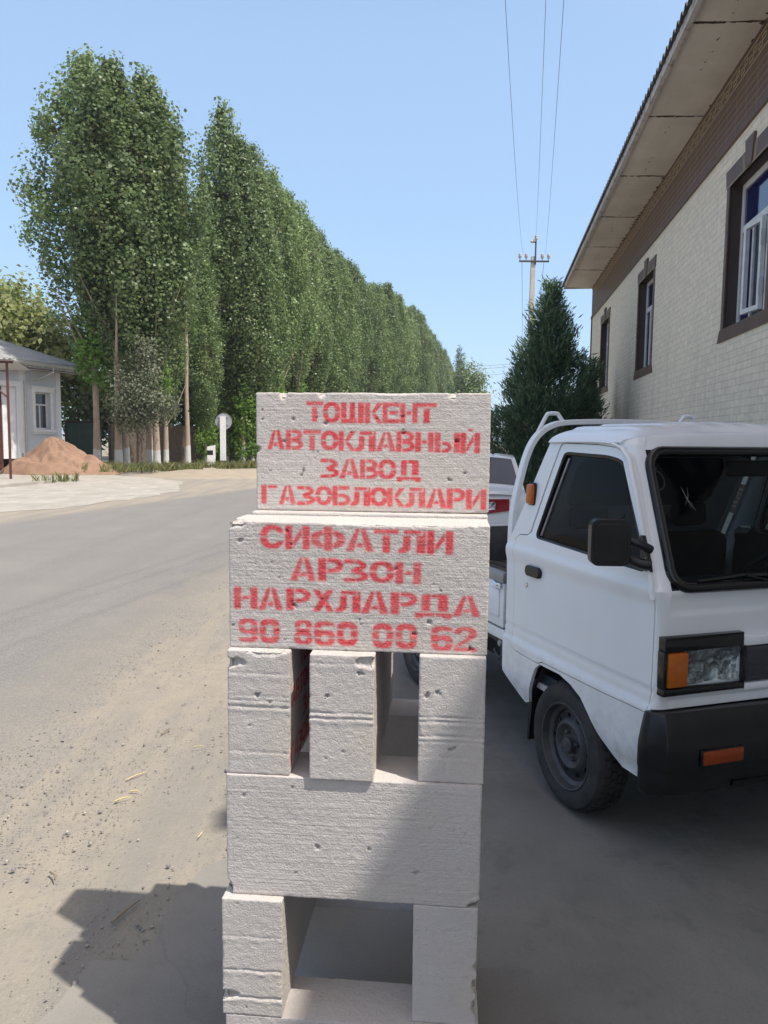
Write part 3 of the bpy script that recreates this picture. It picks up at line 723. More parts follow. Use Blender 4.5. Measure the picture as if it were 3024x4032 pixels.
# bottom course: a block in front, one behind
put(-.068, 1.715, -.04, (.61, .15, .297), seed=1, label='bottom aerated block of the stack, at the front under the open square', stripe='y')
put(-.03, 2.165, -.04, (.61, .15, .297), seed=2, res=.008, label='bottom aerated block at the back of the stack', pits=0)
# two end-on blocks
put(-.306, 1.735, .2575, (.146, .6, .2955), seed=3, stripe='x', cracks=((.115, .004), (.045, .006), (.20, .002)), pits=26, label='end-on aerated block on the left of the wide open square',
    chips=((-.073, -.3, .05, .045, .03, .012, .012),))
put(.155, 1.715, .2575, (.152, .6, .2955), seed=4, stripe='x', pits=18, label='end-on aerated block in shade on the right of the wide open square',
    chips=((.08, -.3, .10, .016, .03, .022, .014), (.08, -.3, .05, .014, .03, .02, .012), (.08, -.3, .15, .012, .03, .012, .010)))
# plain cross block
put(-.068, 1.735, .5535, (.606, .15, .2995), seed=5, res=.0036, label='plain unpainted aerated block lying across the middle of the stack', pits=60,
    chips=((.31, -.06, 0, .035, .05, .02, .02), (-.303, -.075, .0, .012, .03, .035, .02)))
put(-.03, 2.165, .5535, (.604, .15, .2995), seed=6, res=.008, label='plain aerated block at the back of the middle course', pits=0)
# three end-on blocks
put(-.291, 1.758, .8535, (.148, .6, .3005), seed=7, res=.0034, stripe='x', paint=('right', PAINT_TOP), cracks=((.165, .004), (.18, .003), (.19, .002), (.055, .002), (.245, .002)), pits=24, label='left of the three end-on blocks, red lettering on its inner side',
    chips=((-.075, -.3, .27, .04, .04, .012, .010), (.02, -.3, .30, .05, .02, .014, .006)))
put(-.094, 1.728, .8535, (.150, .6, .3005), seed=8, stripe='x', cracks=((.150, .005), (.163, .004), (.28, .002)), pits=24, label='middle of the three end-on blocks between two dark gaps',
    chips=((.06, -.3, .285, .03, .03, .014, .006),))
put(.161, 1.722, .8535, (.153, .6, .3005), seed=9, stripe='x', cracks=((.155, .004), (.145, .005), (.11, .004), (.098, .003), (.06, .0015)), pits=20, label='right of the three end-on blocks, its lower corner in shadow')
# painted block with the telephone number, and the plain one right behind it
put(-.061, 1.760, 1.1545, (.607, .15, .3015), seed=10, res=.0027, paint=('front', PAINT_LOW), pits=46, holes=[((x-48)/1552*.6-.3, .3-(y-92)/765*.3, r) for x, y, r in ((400, 143, .006), (190, 95, .005), (1280, 440, .004), (348, 425, .004), (1055, 358, .006), (430, 570, .005), (1170, 740, .007), (60, 722, .005), (850, 695, .0045), (383, 800, .0045), (338, 745, .004), (870, 787, .004))], label='aerated block painted red with four lines ending in a telephone number',
    chips=((-.3035, -.075, .3015, .045, .06, .020, .008), (.10, -.075, .303, .20, .02, .008, .004)))
put(-.040, 1.922, 1.1545, (.60, .15, .3085), seed=11, res=.006, label='unpainted aerated block behind the telephone number block', pits=0)
put(-.033, 1.958, 1.4640, (.597, .15, .3015), seed=12, res=.0027, paint=('front', PAINT_TOP), pits=40, holes=[((x-42)/1560*.6-.3, .3-(y-28)/795*.3, r) for x, y, r in ((298, 200, .008), (365, 545, .008), (352, 578, .007), (1338, 600, .008), (1437, 552, .007), (235, 350, .007), (1383, 340, .010), (685, 290, .005), (88, 140, .005), (90, 205, .005), (1025, 182, .005), (1310, 278, .004), (425, 425, .003), (443, 463, .004), (1205, 465, .0035), (140, 550, .004))], label='topmost aerated block painted red with the four line factory name', tilt=-.1,
    chips=((-.228, -.07, .3015, .012, .02, .016, .012), (-.126, -.07, .3015, .011, .02, .016, .012), (.055, -.07, .304, .045, .02, .008, .008), (.204, -.07, .3015, .012, .02, .016, .012), (-.2985, -.06, .158, .014, .03, .011, .014)))

# ================================================================== SMALL TRUCK
# local axes: x forward, y from the visible flank (0) to the other (1.4), z up; origin under the front wheel
TW = 1.40
truck = thing('pickup_truck', (.846, 3.266, .006), atan2(-cos(radians(19)), sin(radians(19))),
              'small white cab-over pickup truck with black bumper, parked facing the camera', 'truck')

def sm(a, b_, t):
    t = max(0, min(1, (t-a)/(b_-a))); return t*t*(3-2*t)
def Yside(x, z):
    y = .11*max(0, z-1.10)+.10*max(0, z-1.45)**2
    y += .030*sm(.52, .34, z)**2                          # tuck under
    y += .012*sm(.15, .50, x)                             # plan taper to the front
    y -= .012*(sm(.655, .640, z))                          # lower ledge steps out
    y += .006*math.exp(-((z-.706)/.0075)**2)               # pressed line above it
    y -= .008*sm(1.118-.02*x, 1.100-.02*x, z)*sm(1.02, 1.09, z)      # shoulder line
    y += .004*sm(1.09, 1.03, z)*sm(.62, .8, z)
    y += .012*sm(-.45, -.68, x)*sm(1.2, .9, z)*.5
    return y
def dens(P, step, closed=True):
    out = []; n = len(P)
    for i in range(n if closed else n-1):
        a, b_ = P[i], P[(i+1) % n]; L = math.hypot(b_[0]-a[0], b_[1]-a[1]); k = max(1, int(L/step))
        out += [(a[0]+(b_[0]-a[0])*j/k, a[1]+(b_[1]-a[1])*j/k) for j in range(k)]
    if not closed: out.append(P[-1])
    return out
def smoothpoly(P, it=2):
    for _ in range(it):
        Q = []
        for i in range(len(P)):
            a, b_ = P[i], P[(i+1) % len(P)]
            Q += [(a[0]*.75+b_[0]*.25, a[1]*.75+b_[1]*.25), (a[0]*.25+b_[0]*.75, a[1]*.25+b_[1]*.75)]
        P = Q
    return P
def panel(outer, holes, fn, step=.0125, ret=.016, retdir=(0, 1, 0), grid=None):
    """triangulated sheet with holes, mapped to 3D by fn(a, b); rims are returned inward"""
    loops = [dens(l, step) for l in [outer]+list(holes)]
    pts = []; edges = []
    for l in loops:
        k = len(pts); pts += l; edges += [(k+i, k+(i+1) % len(l)) for i in range(len(l))]
    xs = [p[0] for p in loops[0]]; zs = [p[1] for p in loops[0]]
    gx, gz = np.meshgrid(np.arange(min(xs), max(xs), step), np.arange(min(zs), max(zs), step)); gx = gx.ravel()+.0007; gz = gz.ravel()+.0011
    ok = inpoly(gx, gz, loops[0])
    for h in loops[1:]: ok &= ~inpoly(gx, gz, h)
    B = np.array(pts); G = np.stack([gx[ok], gz[ok]], 1)
    if len(G):
        dmin = np.min(np.linalg.norm(G[:, None]-B[None], axis=2), axis=1); G = G[dmin > step*.5]
    allp = [Vector(p) for p in pts]+[Vector(p) for p in G.tolist()]
    r = delaunay_2d_cdt(allp, edges, [], 0, 1e-6)
    V, F = r[0], r[2]
    c = np.array([[sum(V[i][0] for i in f)/len(f), sum(V[i][1] for i in f)/len(f)] for f in F])
    ok = inpoly(c[:, 0], c[:, 1], loops[0])
    for h in loops[1:]: ok &= ~inpoly(c[:, 0], c[:, 1], h)
    F = [tuple(f) for f, k in zip(F, ok) if k]
    v3 = [fn(p[0], p[1]) for p in V]; cnt = {}
    for f in F:
        for i in range(len(f)):
            e = (f[i], f[(i+1) % len(f)]); k = tuple(sorted(e)); cnt.setdefault(k, []).append(e)
    nv = len(v3); mp = {}
    if ret:
        for k, es in cnt.items():
            if len(es) == 1:
                a, b_ = es[0]
                for i in (a, b_):
                    if i not in mp:
                        mp[i] = len(v3); p = v3[i]; v3.append((p[0]+retdir[0]*ret, p[1]+retdir[1]*ret, p[2]+retdir[2]*ret))
                F.append((b_, a, mp[a], mp[b_]))
    return v3, F
def far(v): return [(p[0], TW-p[1], p[2]) for p in v]
def both(mk, name, mats, smooth=35, **k): pass

DOOR = [(-.588, .72), (-.588, .64), (-.575, .612), (-.54, .600), (-.31, .596), (-.27, .612), (.470, .626), (.472, .70), (.474, 1.085), (.452, 1.125),
        (.40, 1.22), (.30, 1.42), (.245, 1.545), (.20, 1.595), (.13, 1.618), (0, 1.628), (-.27, 1.632), (-.285, 1.615), (-.36, 1.43), (-.447, 1.205), (-.47, 1.185), (-.55, 1.178), (-.58, 1.155), (-.588, 1.10)]
WIN = [(-.405, 1.180), (-.25, 1.575), (-.235, 1.588), (.08, 1.580), (.175, 1.566), (.225, 1.530), (.30, 1.36), (.416, 1.148)]
WIN = [p for p in WIN]
SIDE = [(-.672, .456), (-.674, .70), (-.674, 1.0), (-.662, 1.12), (-.620, 1.19), (-.50, 1.40), (-.372, 1.642), (0, 1.642), (.156, 1.632), (.235, 1.59), (.29, 1.50), (.453, 1.15), (.488, 1.09), (.490, .90), (.490, .645), (.488, .50), (.477, .347),
        (.42, .338), (.311, .341), (.255, .37), (.18, .43), (.11, .497), (.05, .548), (-.03, .580), (-.12, .598), (-.29, .594), (-.335, .56), (-.385, .45), (-.425, .365), (-.461, .350), (-.52, .372), (-.60, .415)]
dg = [(x*1.0, z) for x, z in DOOR]
def soften(P, r):
    out = []
    for i in range(len(P)):
        a, b_, c = Vector(P[i-1]), Vector(P[i]), Vector(P[(i+1) % len(P)])
        u = (a-b_); v = (c-b_); ru = min(r, u.length*.45); rv = min(r, v.length*.45); p = b_+u.normalized()*ru; q = b_+v.normalized()*rv
        for k in range(5):
            t = k/4; w_ = p*(1-t)**2+b_*2*t*(1-t)+q*t*t; out.append((w_.x, w_.y))
    return out
WIN = soften(WIN, .035)
def grow(P, d):
    cx = sum(p[0] for p in P)/len(P); cz = sum(p[1] for p in P)/len(P); out = []
    n = len(P)
    for i in range(n):
        a, b_, c = P[i-1], P[i], P[(i+1) % n]
        t = Vector((c[0]-a[0], c[1]-a[1])).normalized(); nn = Vector((t.y, -t.x))
        if nn.dot(Vector((b_[0]-cx, b_[1]-cz))) < 0: nn = -nn
        out.append((b_[0]+nn.x*d, b_[1]+nn.y*d))
    return out

def xs_(z):    # side start of the corner / A pillar
    return .488 if z <= 1.09 else (.453+(1.10-z)*.552 if z < 1.5 else max(.156, .232-(z-1.5)*.56))
def xf_(z):    # front end of the corner
    return .512-.010*sm(.64, 1.05, z) if z <= 1.09 else .500-(z-1.09)*.515
def yf_(z): return .062+.012*sm(1.0, 1.2, z)+.11*max(0, z-1.10)
def zroof(x, y):
    yy = (y-.5*TW)/(.5*TW-.055); e = 1-min(1, abs(yy))**5
    fx = 1-sm(-.02, .235, x)**2*.52
    z = 1.640+.058*(e**.55)*fx+.030*(1-yy*yy)*fx
    if abs(yy) < .80:                                     # pressed ribs that fade out before the windscreen
        k = ((y-.18)/.148) % 1.0; z += .0075*sm(.0, .16, k)*sm(.62, .40, k)*sm(.17, .03, x+abs(yy)*.04)
    return z

def cab():
    m = MB()
    hole = grow(DOOR, .004)
    v, f = panel(SIDE, [hole], lambda x, z: (x, Yside(x, z), z)); m.add(v, f)
    m.add(far(v), [q[::-1] for q in f])
    # corners and A pillars
    zs = list(np.linspace(.645, 1.09, 16))+list(np.linspace(1.11, 1.632, 22))
    for sgn in (0, 1):
        g = []
        for z in zs:
            a = Vector((xs_(z), Yside(xs_(z), z), z)); c = Vector((xf_(z), yf_(z), z)); b_ = Vector((max(xf_(z), xs_(z)+.012), a.y+.004, z))
            for k in range(9):
                t = k/8; p = a*(1-t)**2+b_*2*t*(1-t)+c*t*t; g.append((p.x, p.y if not sgn else TW-p.y, p.z))
        n = len(zs); ff = [(j*9+i, j*9+i+1, (j+1)*9+i+1, (j+1)*9+i) for j in range(n-1) for i in range(8)]
        m.add(g, ff if not sgn else [q[::-1] for q in ff])
    # nose panel
    def nose(u, v_):
        z = .645+(1.092-.645)*v_; y0 = yf_(z); y = y0+(TW-2*y0)*u
        x = xf_(z)+.006*sin(pi*u)-.008*sm(.995, 1.015, z)*sm(.05, .11, y)*sm(TW-.05, TW-.11, y)*sm(1.09, 1.05, z)-.006*math.exp(-((z-.676)/.007)**2)
        if .05 < y < .375 and .742 < z < .85: x -= .03
        return (x, y, z)
    m.grid(nose, 40, 44)
    # roof
    def rf(u, v_):
        y = .052+(TW-.104)*u; x1 = .222-.05*(abs(u-.5)*2)**6; x = -.375+(x1+.375)*v_; return (x, y, zroof(x, y))
    m.grid(rf, 130, 30)
    # header over the windscreen
    def hd(u, v_):
        z0 = 1.612; y0 = yf_(z0); y = y0+(TW-2*y0)*u; yr = .052+(TW-.104)*u
        x1 = .222-.05*(abs(u-.5)*2)**6; zt = zroof(x1, yr)
        a = Vector((xf_(z0)+.016*sin(pi*u), y, z0)); c = Vector((x1, yr, zt)); b_ = Vector((x1+.012, (y+yr)/2, zt-.006))
        p = a*(1-v_)**2+b_*2*v_*(1-v_)+c*v_*v_; return tuple(p)
    m.grid(hd, 40, 8)
    # fillet between pillar head, header and roof
    zt = 1.632; g = []
    for sgn in (0, 1):
        a = Vector((xs_(zt), Yside(xs_(zt), zt), zt)); c = Vector((xf_(zt), yf_(zt), zt)); b_ = Vector((xf_(zt), a.y+.004, zt)); lo = []; hi = []
        for k in range(9):
            t = k/8; lo.append(a*(1-t)**2+b_*2*t*(1-t)+c*t*t); y = .052+t*.10; u = (y-.052)/(TW-.104); x1 = .222-.05*(abs(u-.5)*2)**6; hi.append(Vector((x1-.004*(1-t), y, zroof(x1, y))))
        lo = [Vector((a.x-.12, a.y, zt+.004))]+lo; hi = [Vector((a.x-.14, .052, zroof(a.x-.14, .052)))]+hi
        V = [p for q in zip(lo, hi) for p in q]; V = [(p.x, p.y if not sgn else TW-p.y, p.z) for p in V]
        m.add(V, [(2*i, 2*i+2, 2*i+3, 2*i+1) for i in range(len(lo)-1)])
    # sill inside the windscreen bottom and rear wall with its window opening
    rw = [(.05, .47), (TW-.05, .47), (TW-.05, 1.12), (TW-.075, 1.42), (TW-.11, 1.66), (.11, 1.66), (.075, 1.42), (.05, 1.12)]
    hole = rrect(.24, TW-.24, 1.30, 1.575, .07)
    v, f = panel(rw, [hole], lambda y, z: (-.668+(max(0, z-1.13))*.545, y, z), .05, .01, (1, 0, 0)); m.add(v, f)
    # floor pan
    m.box(-.66, .47, .05, TW-.05, .44, .47)
    o = m.build('cab_body', 'paint', truck, 38)
    return o
cab_o = cab()
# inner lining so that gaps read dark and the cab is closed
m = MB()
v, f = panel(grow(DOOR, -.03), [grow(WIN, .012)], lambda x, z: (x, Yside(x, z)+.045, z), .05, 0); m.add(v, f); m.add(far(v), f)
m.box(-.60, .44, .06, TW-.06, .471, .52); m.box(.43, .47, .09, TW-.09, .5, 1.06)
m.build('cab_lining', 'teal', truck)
m = MB(); 
v, f = panel([(.10, .5), (TW-.10, .5), (TW-.10, 1.13), (TW-.13, 1.62), (.13, 1.62), (.10, 1.13)], [rrect(.25, TW-.25, 1.31, 1.565, .07)], lambda y, z: (-.645+(max(0, z-1.13))*.545, y, z), .08, 0); m.add(v, f)
for k in range(3): m.tube([(-.632, .16, 1.17-.05*k*1.6), (-.632, TW-.16, 1.17-.05*k*1.6)], .008, 6)
for yy in (.36, .60, .90): m.bbox(-.640, -.622, yy-.035, yy+.035, 1.19, 1.26, .006)
m.build('rear_wall_lining', 'liner', truck, 40)
m = MB().grid(lambda u, v_: (-.36+.55*v_, .14+(TW-.28)*u, 1.628+.02*sin(pi*u)), 8, 4); m.build('roof_lining', 'liner', truck, 60)
for yy in (.40, .64): MB().tube([(-.575, yy, 1.29), (-.585, yy, 1.235)], .009, 8).build('window_clip', 'black', truck, 60)
v, f = panel(rrect(.235, TW-.235, 1.295, 1.58, .07), [], lambda y, z: (-.664+(max(0, z-1.13))*.545, y, z), .1, 0); m = MB().add(v, f)
rw_ = m.build('rear_window', 'rearglass', truck)
m = MB(); m.tube([(-.668+(max(0, z-1.13))*.545, y, z) for y, z in dens(rrect(.24, TW-.24, 1.30, 1.575, .07), .06)], .014, 6, closed=True); m.build('window_seal', 'black', rw_, 60)

def door(sgn):
    v, f = panel(DOOR, [WIN], lambda x, z: (x, Yside(x, z)-.001+(.006*sm(1.185, 1.20, z) if z > 1.18 else 0), z))
    g = (lambda a: a) if not sgn else far
    d = MB().add(g(v), f if not sgn else [q[::-1] for q in f])
    # pressed inner frame round the window
    d = d.build('door', 'paint', truck, 38)
    Wd = dens(WIN, .05)
    m = MB(); P = [(x, Yside(x, z)+.012, z) for x, z in Wd]; m.tube(g(P), .011, 6, closed=True); m.build('window_seal', 'black', d, 60)
    m = MB(); P = [(-.372+.0+t*.155, Yside(-.3, 1.2+t*.37)+.015, 1.195+t*.37) for t in (0, .5, 1)]; m.tube(g(P), .006, 6); m.build('window_channel', 'steel', d, 60)
    v, f = panel(grow(WIN, .008), [], lambda x, z: (x, Yside(x, z)+.020, z), .1, 0); MB().add(g(v), f).build('window_glass', 'sideglass', d)
    m = MB(); m.prism(rrect(-.452, -.318, .994, 1.046, .022), 1, -.020, .004); m.xf(Matrix.Identity(4)); m.v = g([(p[0], p[1]+Yside(-.39, 1.02), p[2]) for p in m.v])
    h = m.build('door_handle', 'black', d, 30)
    bv = h.modifiers.new('soft', 'BEVEL'); bv.width = .006; bv.segments = 2; bv.limit_method = 'ANGLE'
    m = MB(); m.lathe([(0, -.006), (.011, -.006), (.013, -.002), (.013, .004)], 14); m.v = g([(p[0]-.458, p[1]+Yside(-.458, .942), p[2]+.942) for p in m.v]); m.build('door_lock', 'chrome', d, 40)
    return d
door(0); door(1)

# drip rails
for sgn in (0, 1):
    P = [(-.365, 1.637), (-.2, 1.641), (0, 1.641), (.12, 1.637), (.19, 1.618), (.245, 1.575), (.31, 1.45), (.40, 1.26), (.462, 1.12), (.482, 1.06)]
    Q = [(x, Yside(x, z)-.008, z) for x, z in dens(P, .03, False)]
    MB().tube(Q if not sgn else far(Q), .0085, 6, flat=(1.3, .7)).build('drip_rail', 'paint', truck, 60)

# windscreen: rubber, glass, crack, wiper
def wsp(y, t):      # t 0 bottom .. 1 top
    z = 1.100+(1.606-1.100)*t; u = (y-yf_(z))/(TW-2*yf_(z)); return Vector((xf_(z)+.016*sin(pi*max(0, min(1, u)))+.001, y, z))
out = rrect(0, 1, 0, 1, .09, 6)
def wmap(a, b_, ins=0):
    t = ins+(1-2*ins)*b_; z = 1.100+.506*t; y0 = yf_(z)+.003+ins*.5; return wsp(y0+(TW-2*y0)*a, t)
rr = [(x/1.0, y) for x, y in rrect(0, 1.18, 0, .55, .075, 6)]
P = [wmap(x/1.18, y/.55) for x, y in dens(rr, .05)]
ws = MB().grid(lambda u, v_: tuple(wmap(u, v_, .012)-Vector((.006, 0, .003))), 24, 10).build('windscreen', 'glass', truck, 60)
m = MB(); nn_ = len(rr)//4
for q_, c_ in enumerate(((1.18, .55), (0, .55), (0, 0), (1.18, 0))):
    arc = rr[q_*nn_:(q_+1)*nn_]; V = [tuple(wmap(c_[0]/1.18, c_[1]/.55)-Vector((.006, 0, 0)))]+[tuple(wmap(x/1.18, y/.55)-Vector((.006, 0, 0))) for x, y in arc]
    m.add(V, [(0, k+1, k+2) for k in range(len(arc)-1)])
m.tube(P, .021, 8, closed=True, flat=(1.0, 1.0)); m.build('windscreen_seal', 'gloss', ws, 60)
m = MB()
P2 = [wmap(x/1.18, y/.55, .04) for x, y in dens(rr, .05)]
m = MB(); c = wsp(.255, .63)
rnd = random.Random(3)
for a, L in ((1.9, .055), (2.5, .02), (-1.0, .05), (-.8, .03), (.9, .03), (1.3, .05), (-1.5, .035), (-2.2, .03), (2.0, .045), (-1.15, .045)):
    p = [c+Vector((.003, 0, 0))]
    for k in range(3):
        q = p[-1]; a += rnd.uniform(-.15, .15); y = q.y+cos(a)*L/3; t = (q.z+sin(a)*L/3-1.1)/.506; p.append(wsp(y, t)+Vector((.003, 0, 0)))
    m.tube(p, [.0007, .0005, .0004, .0002], 4)
m.build('glass_crack', 'steel', ws)
m = MB(); 
for k0, cc, rad in ((0, (.138, .90), .030), (1, (.150, .775), .036)):
    P = []
    for k in range(15):
        a = radians(-150+k*19) if k0 else radians(20+k*22); P.append(wsp(cc[0]+rad*cos(a)*.9, cc[1]+rad*sin(a)/.5)+Vector((-.010, 0, 0)))
    m.tube(P, .0032, 4)
m.build('window_sticker', 'grille', ws)
wp = MB(); wp.tube([wsp(.18, .045)+Vector((.016, 0, 0)), wsp(.40, .075)+Vector((.018, 0, 0)), wsp(.62, .055)+Vector((.018, 0, 0))], .007, 6)
wp.tube([wsp(.40, .075)+Vector((.026, 0, 0)), wsp(.56, .02)+Vector((.024, 0, -.01)), wsp(.75, -.03)+Vector((.014, 0, -.02))], .006, 6)
wp.build('wiper', 'black', truck, 60)

# bumper
def bump_sec(s):            # profile from the top inner edge down, (dx, z)
    return [(-.02, .640), (.020, .640), (.030, .628), (.052, .575), (.066, .536), (.070, .515), (.070, .440), (.062, .425), (.062, .385), (.050, .340), (.030, .322), (-.03, .318)]
def bumper():
    m = MB(); secs = []
    path = [(.484, -.006, -90), (.492, -.008, -78), (.504, -.002, -62), (.514, .012, -40), (.520, .035, -20), (.526, .075, -6), (.530, .15, -2), (.540, .40, 0), (.544, .70, 0)]
    path = path+[(x, TW-y, -a) for x, y, a in path[-2::-1]]
    for x, y, a in path:
        d = Vector((cos(radians(a)), sin(radians(a)), 0)); corner = 1 if abs(a) < 30 else .55
        secs.append([Vector((x, y, 0))+d*(p[0]*(corner if p[0] > 0 else 1))+Vector((0, 0, p[1]-(.004 if .45 < y < .95 else 0))) for p in bump_sec(0)])
    k = len(secs[0]); V = [tuple(p) for s_ in secs for p in s_]
    F = [(j*k+i, j*k+i+1, (j+1)*k+i+1, (j+1)*k+i) for j in range(len(secs)-1) for i in range(k-1)]
    F += [tuple(range(k)), tuple(range((len(secs)-1)*k, len(secs)*k))]
    m.add(V, F)
    b = m.build('front_bumper', 'black', truck, 28)
    bv = b.modifiers.new('soft', 'BEVEL'); bv.width = .004; bv.segments = 2; bv.limit_method = 'ANGLE'; bv.angle_limit = radians(18)
    return b
bmp = bumper()
for y0 in (.150, TW-.150-.185):
    m = MB(); m.bbox(.592, .612, y0-.008, y0+.193, .448, .512, .004); m.build('indicator_frame', 'gloss', bmp, 40)
    m = MB(); m.bbox(.600, .618, y0, y0+.185, .454, .506, .006); m.build('bumper_indicator', 'darkamber', bmp, 40)
m = MB(); m.bbox(.61, .622, .505, .895, .45, .575, .004); m.build('number_plate', 'plate', bmp, 40)
m = MB(); m.box(.585, .606, .30, 1.10, .352, .372); m.build('bumper_slot', 'gloss', bmp)

# lamps and grille
def headlight(sgn):
    g = (lambda y: y) if not sgn else (lambda y: TW-y)
    def bx(m, x0, x1, y0, y1, z0, z1, r=.004): a, b_ = sorted((g(y0), g(y1))); return m.bbox(x0+.003, x1+.003, a, b_, z0, z1, r)
    m = MB()
    bx(m, .49, .531, .022, .388, .868, .924); bx(m, .49, .531, .022, .402, .700, .728); bx(m, .49, .529, .020, .038, .727, .870); bx(m, .49, .531, .390, .404, .727, .870); bx(m, .466, .482, .03, .40, .72, .875)
    h = m.build('headlight', 'gloss', truck, 40)
    m = MB(); bx(m, .500, .536, .038, .128, .732, .864, .008); m.build('turn_indicator', 'amber', h, 40)
    m = MB(); 
    def ref(u, v_):
        y = .136+.250*u; z = .734+.128*v_; q = ((u-.5)**2*1.1+(v_-.5)**2*1.2)
        return (.500+.020*q*2, g(y), z)
    m.grid(ref, 20, 12); m.build('reflector', 'reflector', h, 60)
    m = MB(); bx(m, .524, .535, .132, .388, .732, .866, .004); m.build('lens', 'lens', h, 40)
    return h
headlight(0); headlight(1)
m = MB(); m.bbox(.50, .530, .408, TW-.408, .722, .862, .006)
for k in range(6): m.box(.529, .5335, .412, TW-.412, .735+k*.021, .742+k*.021)
gr = m.build('grille', 'grille', truck, 40)
m = MB(); m.bbox(.50, .531, .392, TW-.392, .866, .902, .004); m.bbox(.50, .531, .404, TW-.404, .690, .718, .004); m.build('grille_trim', 'paint', gr, 40)

# side marker, mirror
m = MB(); m.bbox(-.502, -.444, Yside(-.47, 1.385)-.026, Yside(-.47, 1.385)+.004, 1.335, 1.435, .012)
sm_ = m.build('side_marker', 'amber', truck, 40)
m = MB(); m.bbox(-.508, -.438, Yside(-.47, 1.385)-.012, Yside(-.47, 1.385)+.006, 1.328, 1.442, .012); m.build('marker_base', 'black', sm_, 40)
def mirror(sgn):
    g = (lambda p: p) if not sgn else (lambda p: (p[0], TW-p[1], p[2]))
    m = MB(); T = Matrix.Translation((.392, -.135, 1.268)) @ Matrix.Rotation(radians(-20), 4, 'Z')
    q = MB(); q.prism([(y, z) for y, z in rrect(-.074, .074, -.088, .088, .030, 4)], 0, -.034, .018)
    q.prism([(y*.80, z*.82) for y, z in rrect(-.074, .074, -.088, .088, .030, 4)], 0, .0181, .024)
    q.xf(T); m.add([g(p) for p in q.v], q.f)
    a = m.build('side_mirror', 'black', truck, 45)
    bv = a.modifiers.new('soft', 'BEVEL'); bv.width = .010; bv.segments = 3; bv.limit_method = 'ANGLE'; bv.angle_limit = radians(30)
    m = MB(); m.tube([g(p) for p in ((.40, -.06, 1.205), (.445, -.03, 1.19), (.455, .0, 1.185))], [.018, .020, .022], 8)
    m.tube([g(p) for p in ((.40, -.06, 1.275), (.437, -.03, 1.262), (.440, .012, 1.24))], [.014, .016, .018], 8)
    m.prism([(.395, 1.158), (.452, 1.158), (.440, 1.20), (.400, 1.29), (.385, 1.29)], 1, .004, .018); m.v = m.v[:-10]+[g(p) for p in m.v[-10:]]
    m.build('mirror_arm', 'black', a, 50)
    m = MB(); q = MB(); q.add([(-.036, y*.9, z*.9) for y, z in rrect(-.074, .074, -.088, .088, .030, 4)], [tuple(range(20))]); q.xf(T); m.add([g(p) for p in q.v], q.f); m.build('mirror_glass', 'chrome', a)
mirror(0); mirror(1)

# interior
def seat(y0):
    m = MB(); m.bbox(-.50, .02, y0, y0+.50, .60, .80, .05); m.bbox(-.60, -.46, y0+.02, y0+.48, .76, 1.17, .05)
    m.bbox(-.575, -.49, y0+.15, y0+.35, 1.20, 1.33, .03); s_ = m.build('seat', 'cloth', truck, 50)
seat(.14); seat(.76)
m = MB(); m.bbox(.18, .45, .10, TW-.10, .86, 1.085, .04); m.bbox(.22, .40, .85, 1.22, 1.07, 1.15, .03); m.build('dashboard', 'teal', truck, 50)
T = Matrix.Translation((.10, 1.03, 1.10)) @ Matrix.Rotation(radians(-38), 4, 'Y')
m = MB(); m.tube([T @ Vector((.19*cos(a), .19*sin(a), 0)) for a in np.linspace(0, 2*pi, 36, endpoint=False)], .014, 8, closed=True)
m.tube([T @ Vector((-.17, 0, 0)), T @ Vector((.17, 0, 0))], .016, 6); m.tube([T @ Vector((0, -.17, 0)), T @ Vector((0, .17, 0))], .016, 6); m.tube([T @ Vector((0, 0, 0)), T @ Vector((0, 0, -.3))], .03, 8)
m.build('steering_wheel', 'teal', truck, 60)
m = MB(); m.bbox(.20, .225, .56, .80, 1.50, 1.57, .012); m.tube([(.21, .68, 1.56), (.20, .68, 1.63)], .008, 6); m.build('rear_view_mirror', 'black', truck, 50)

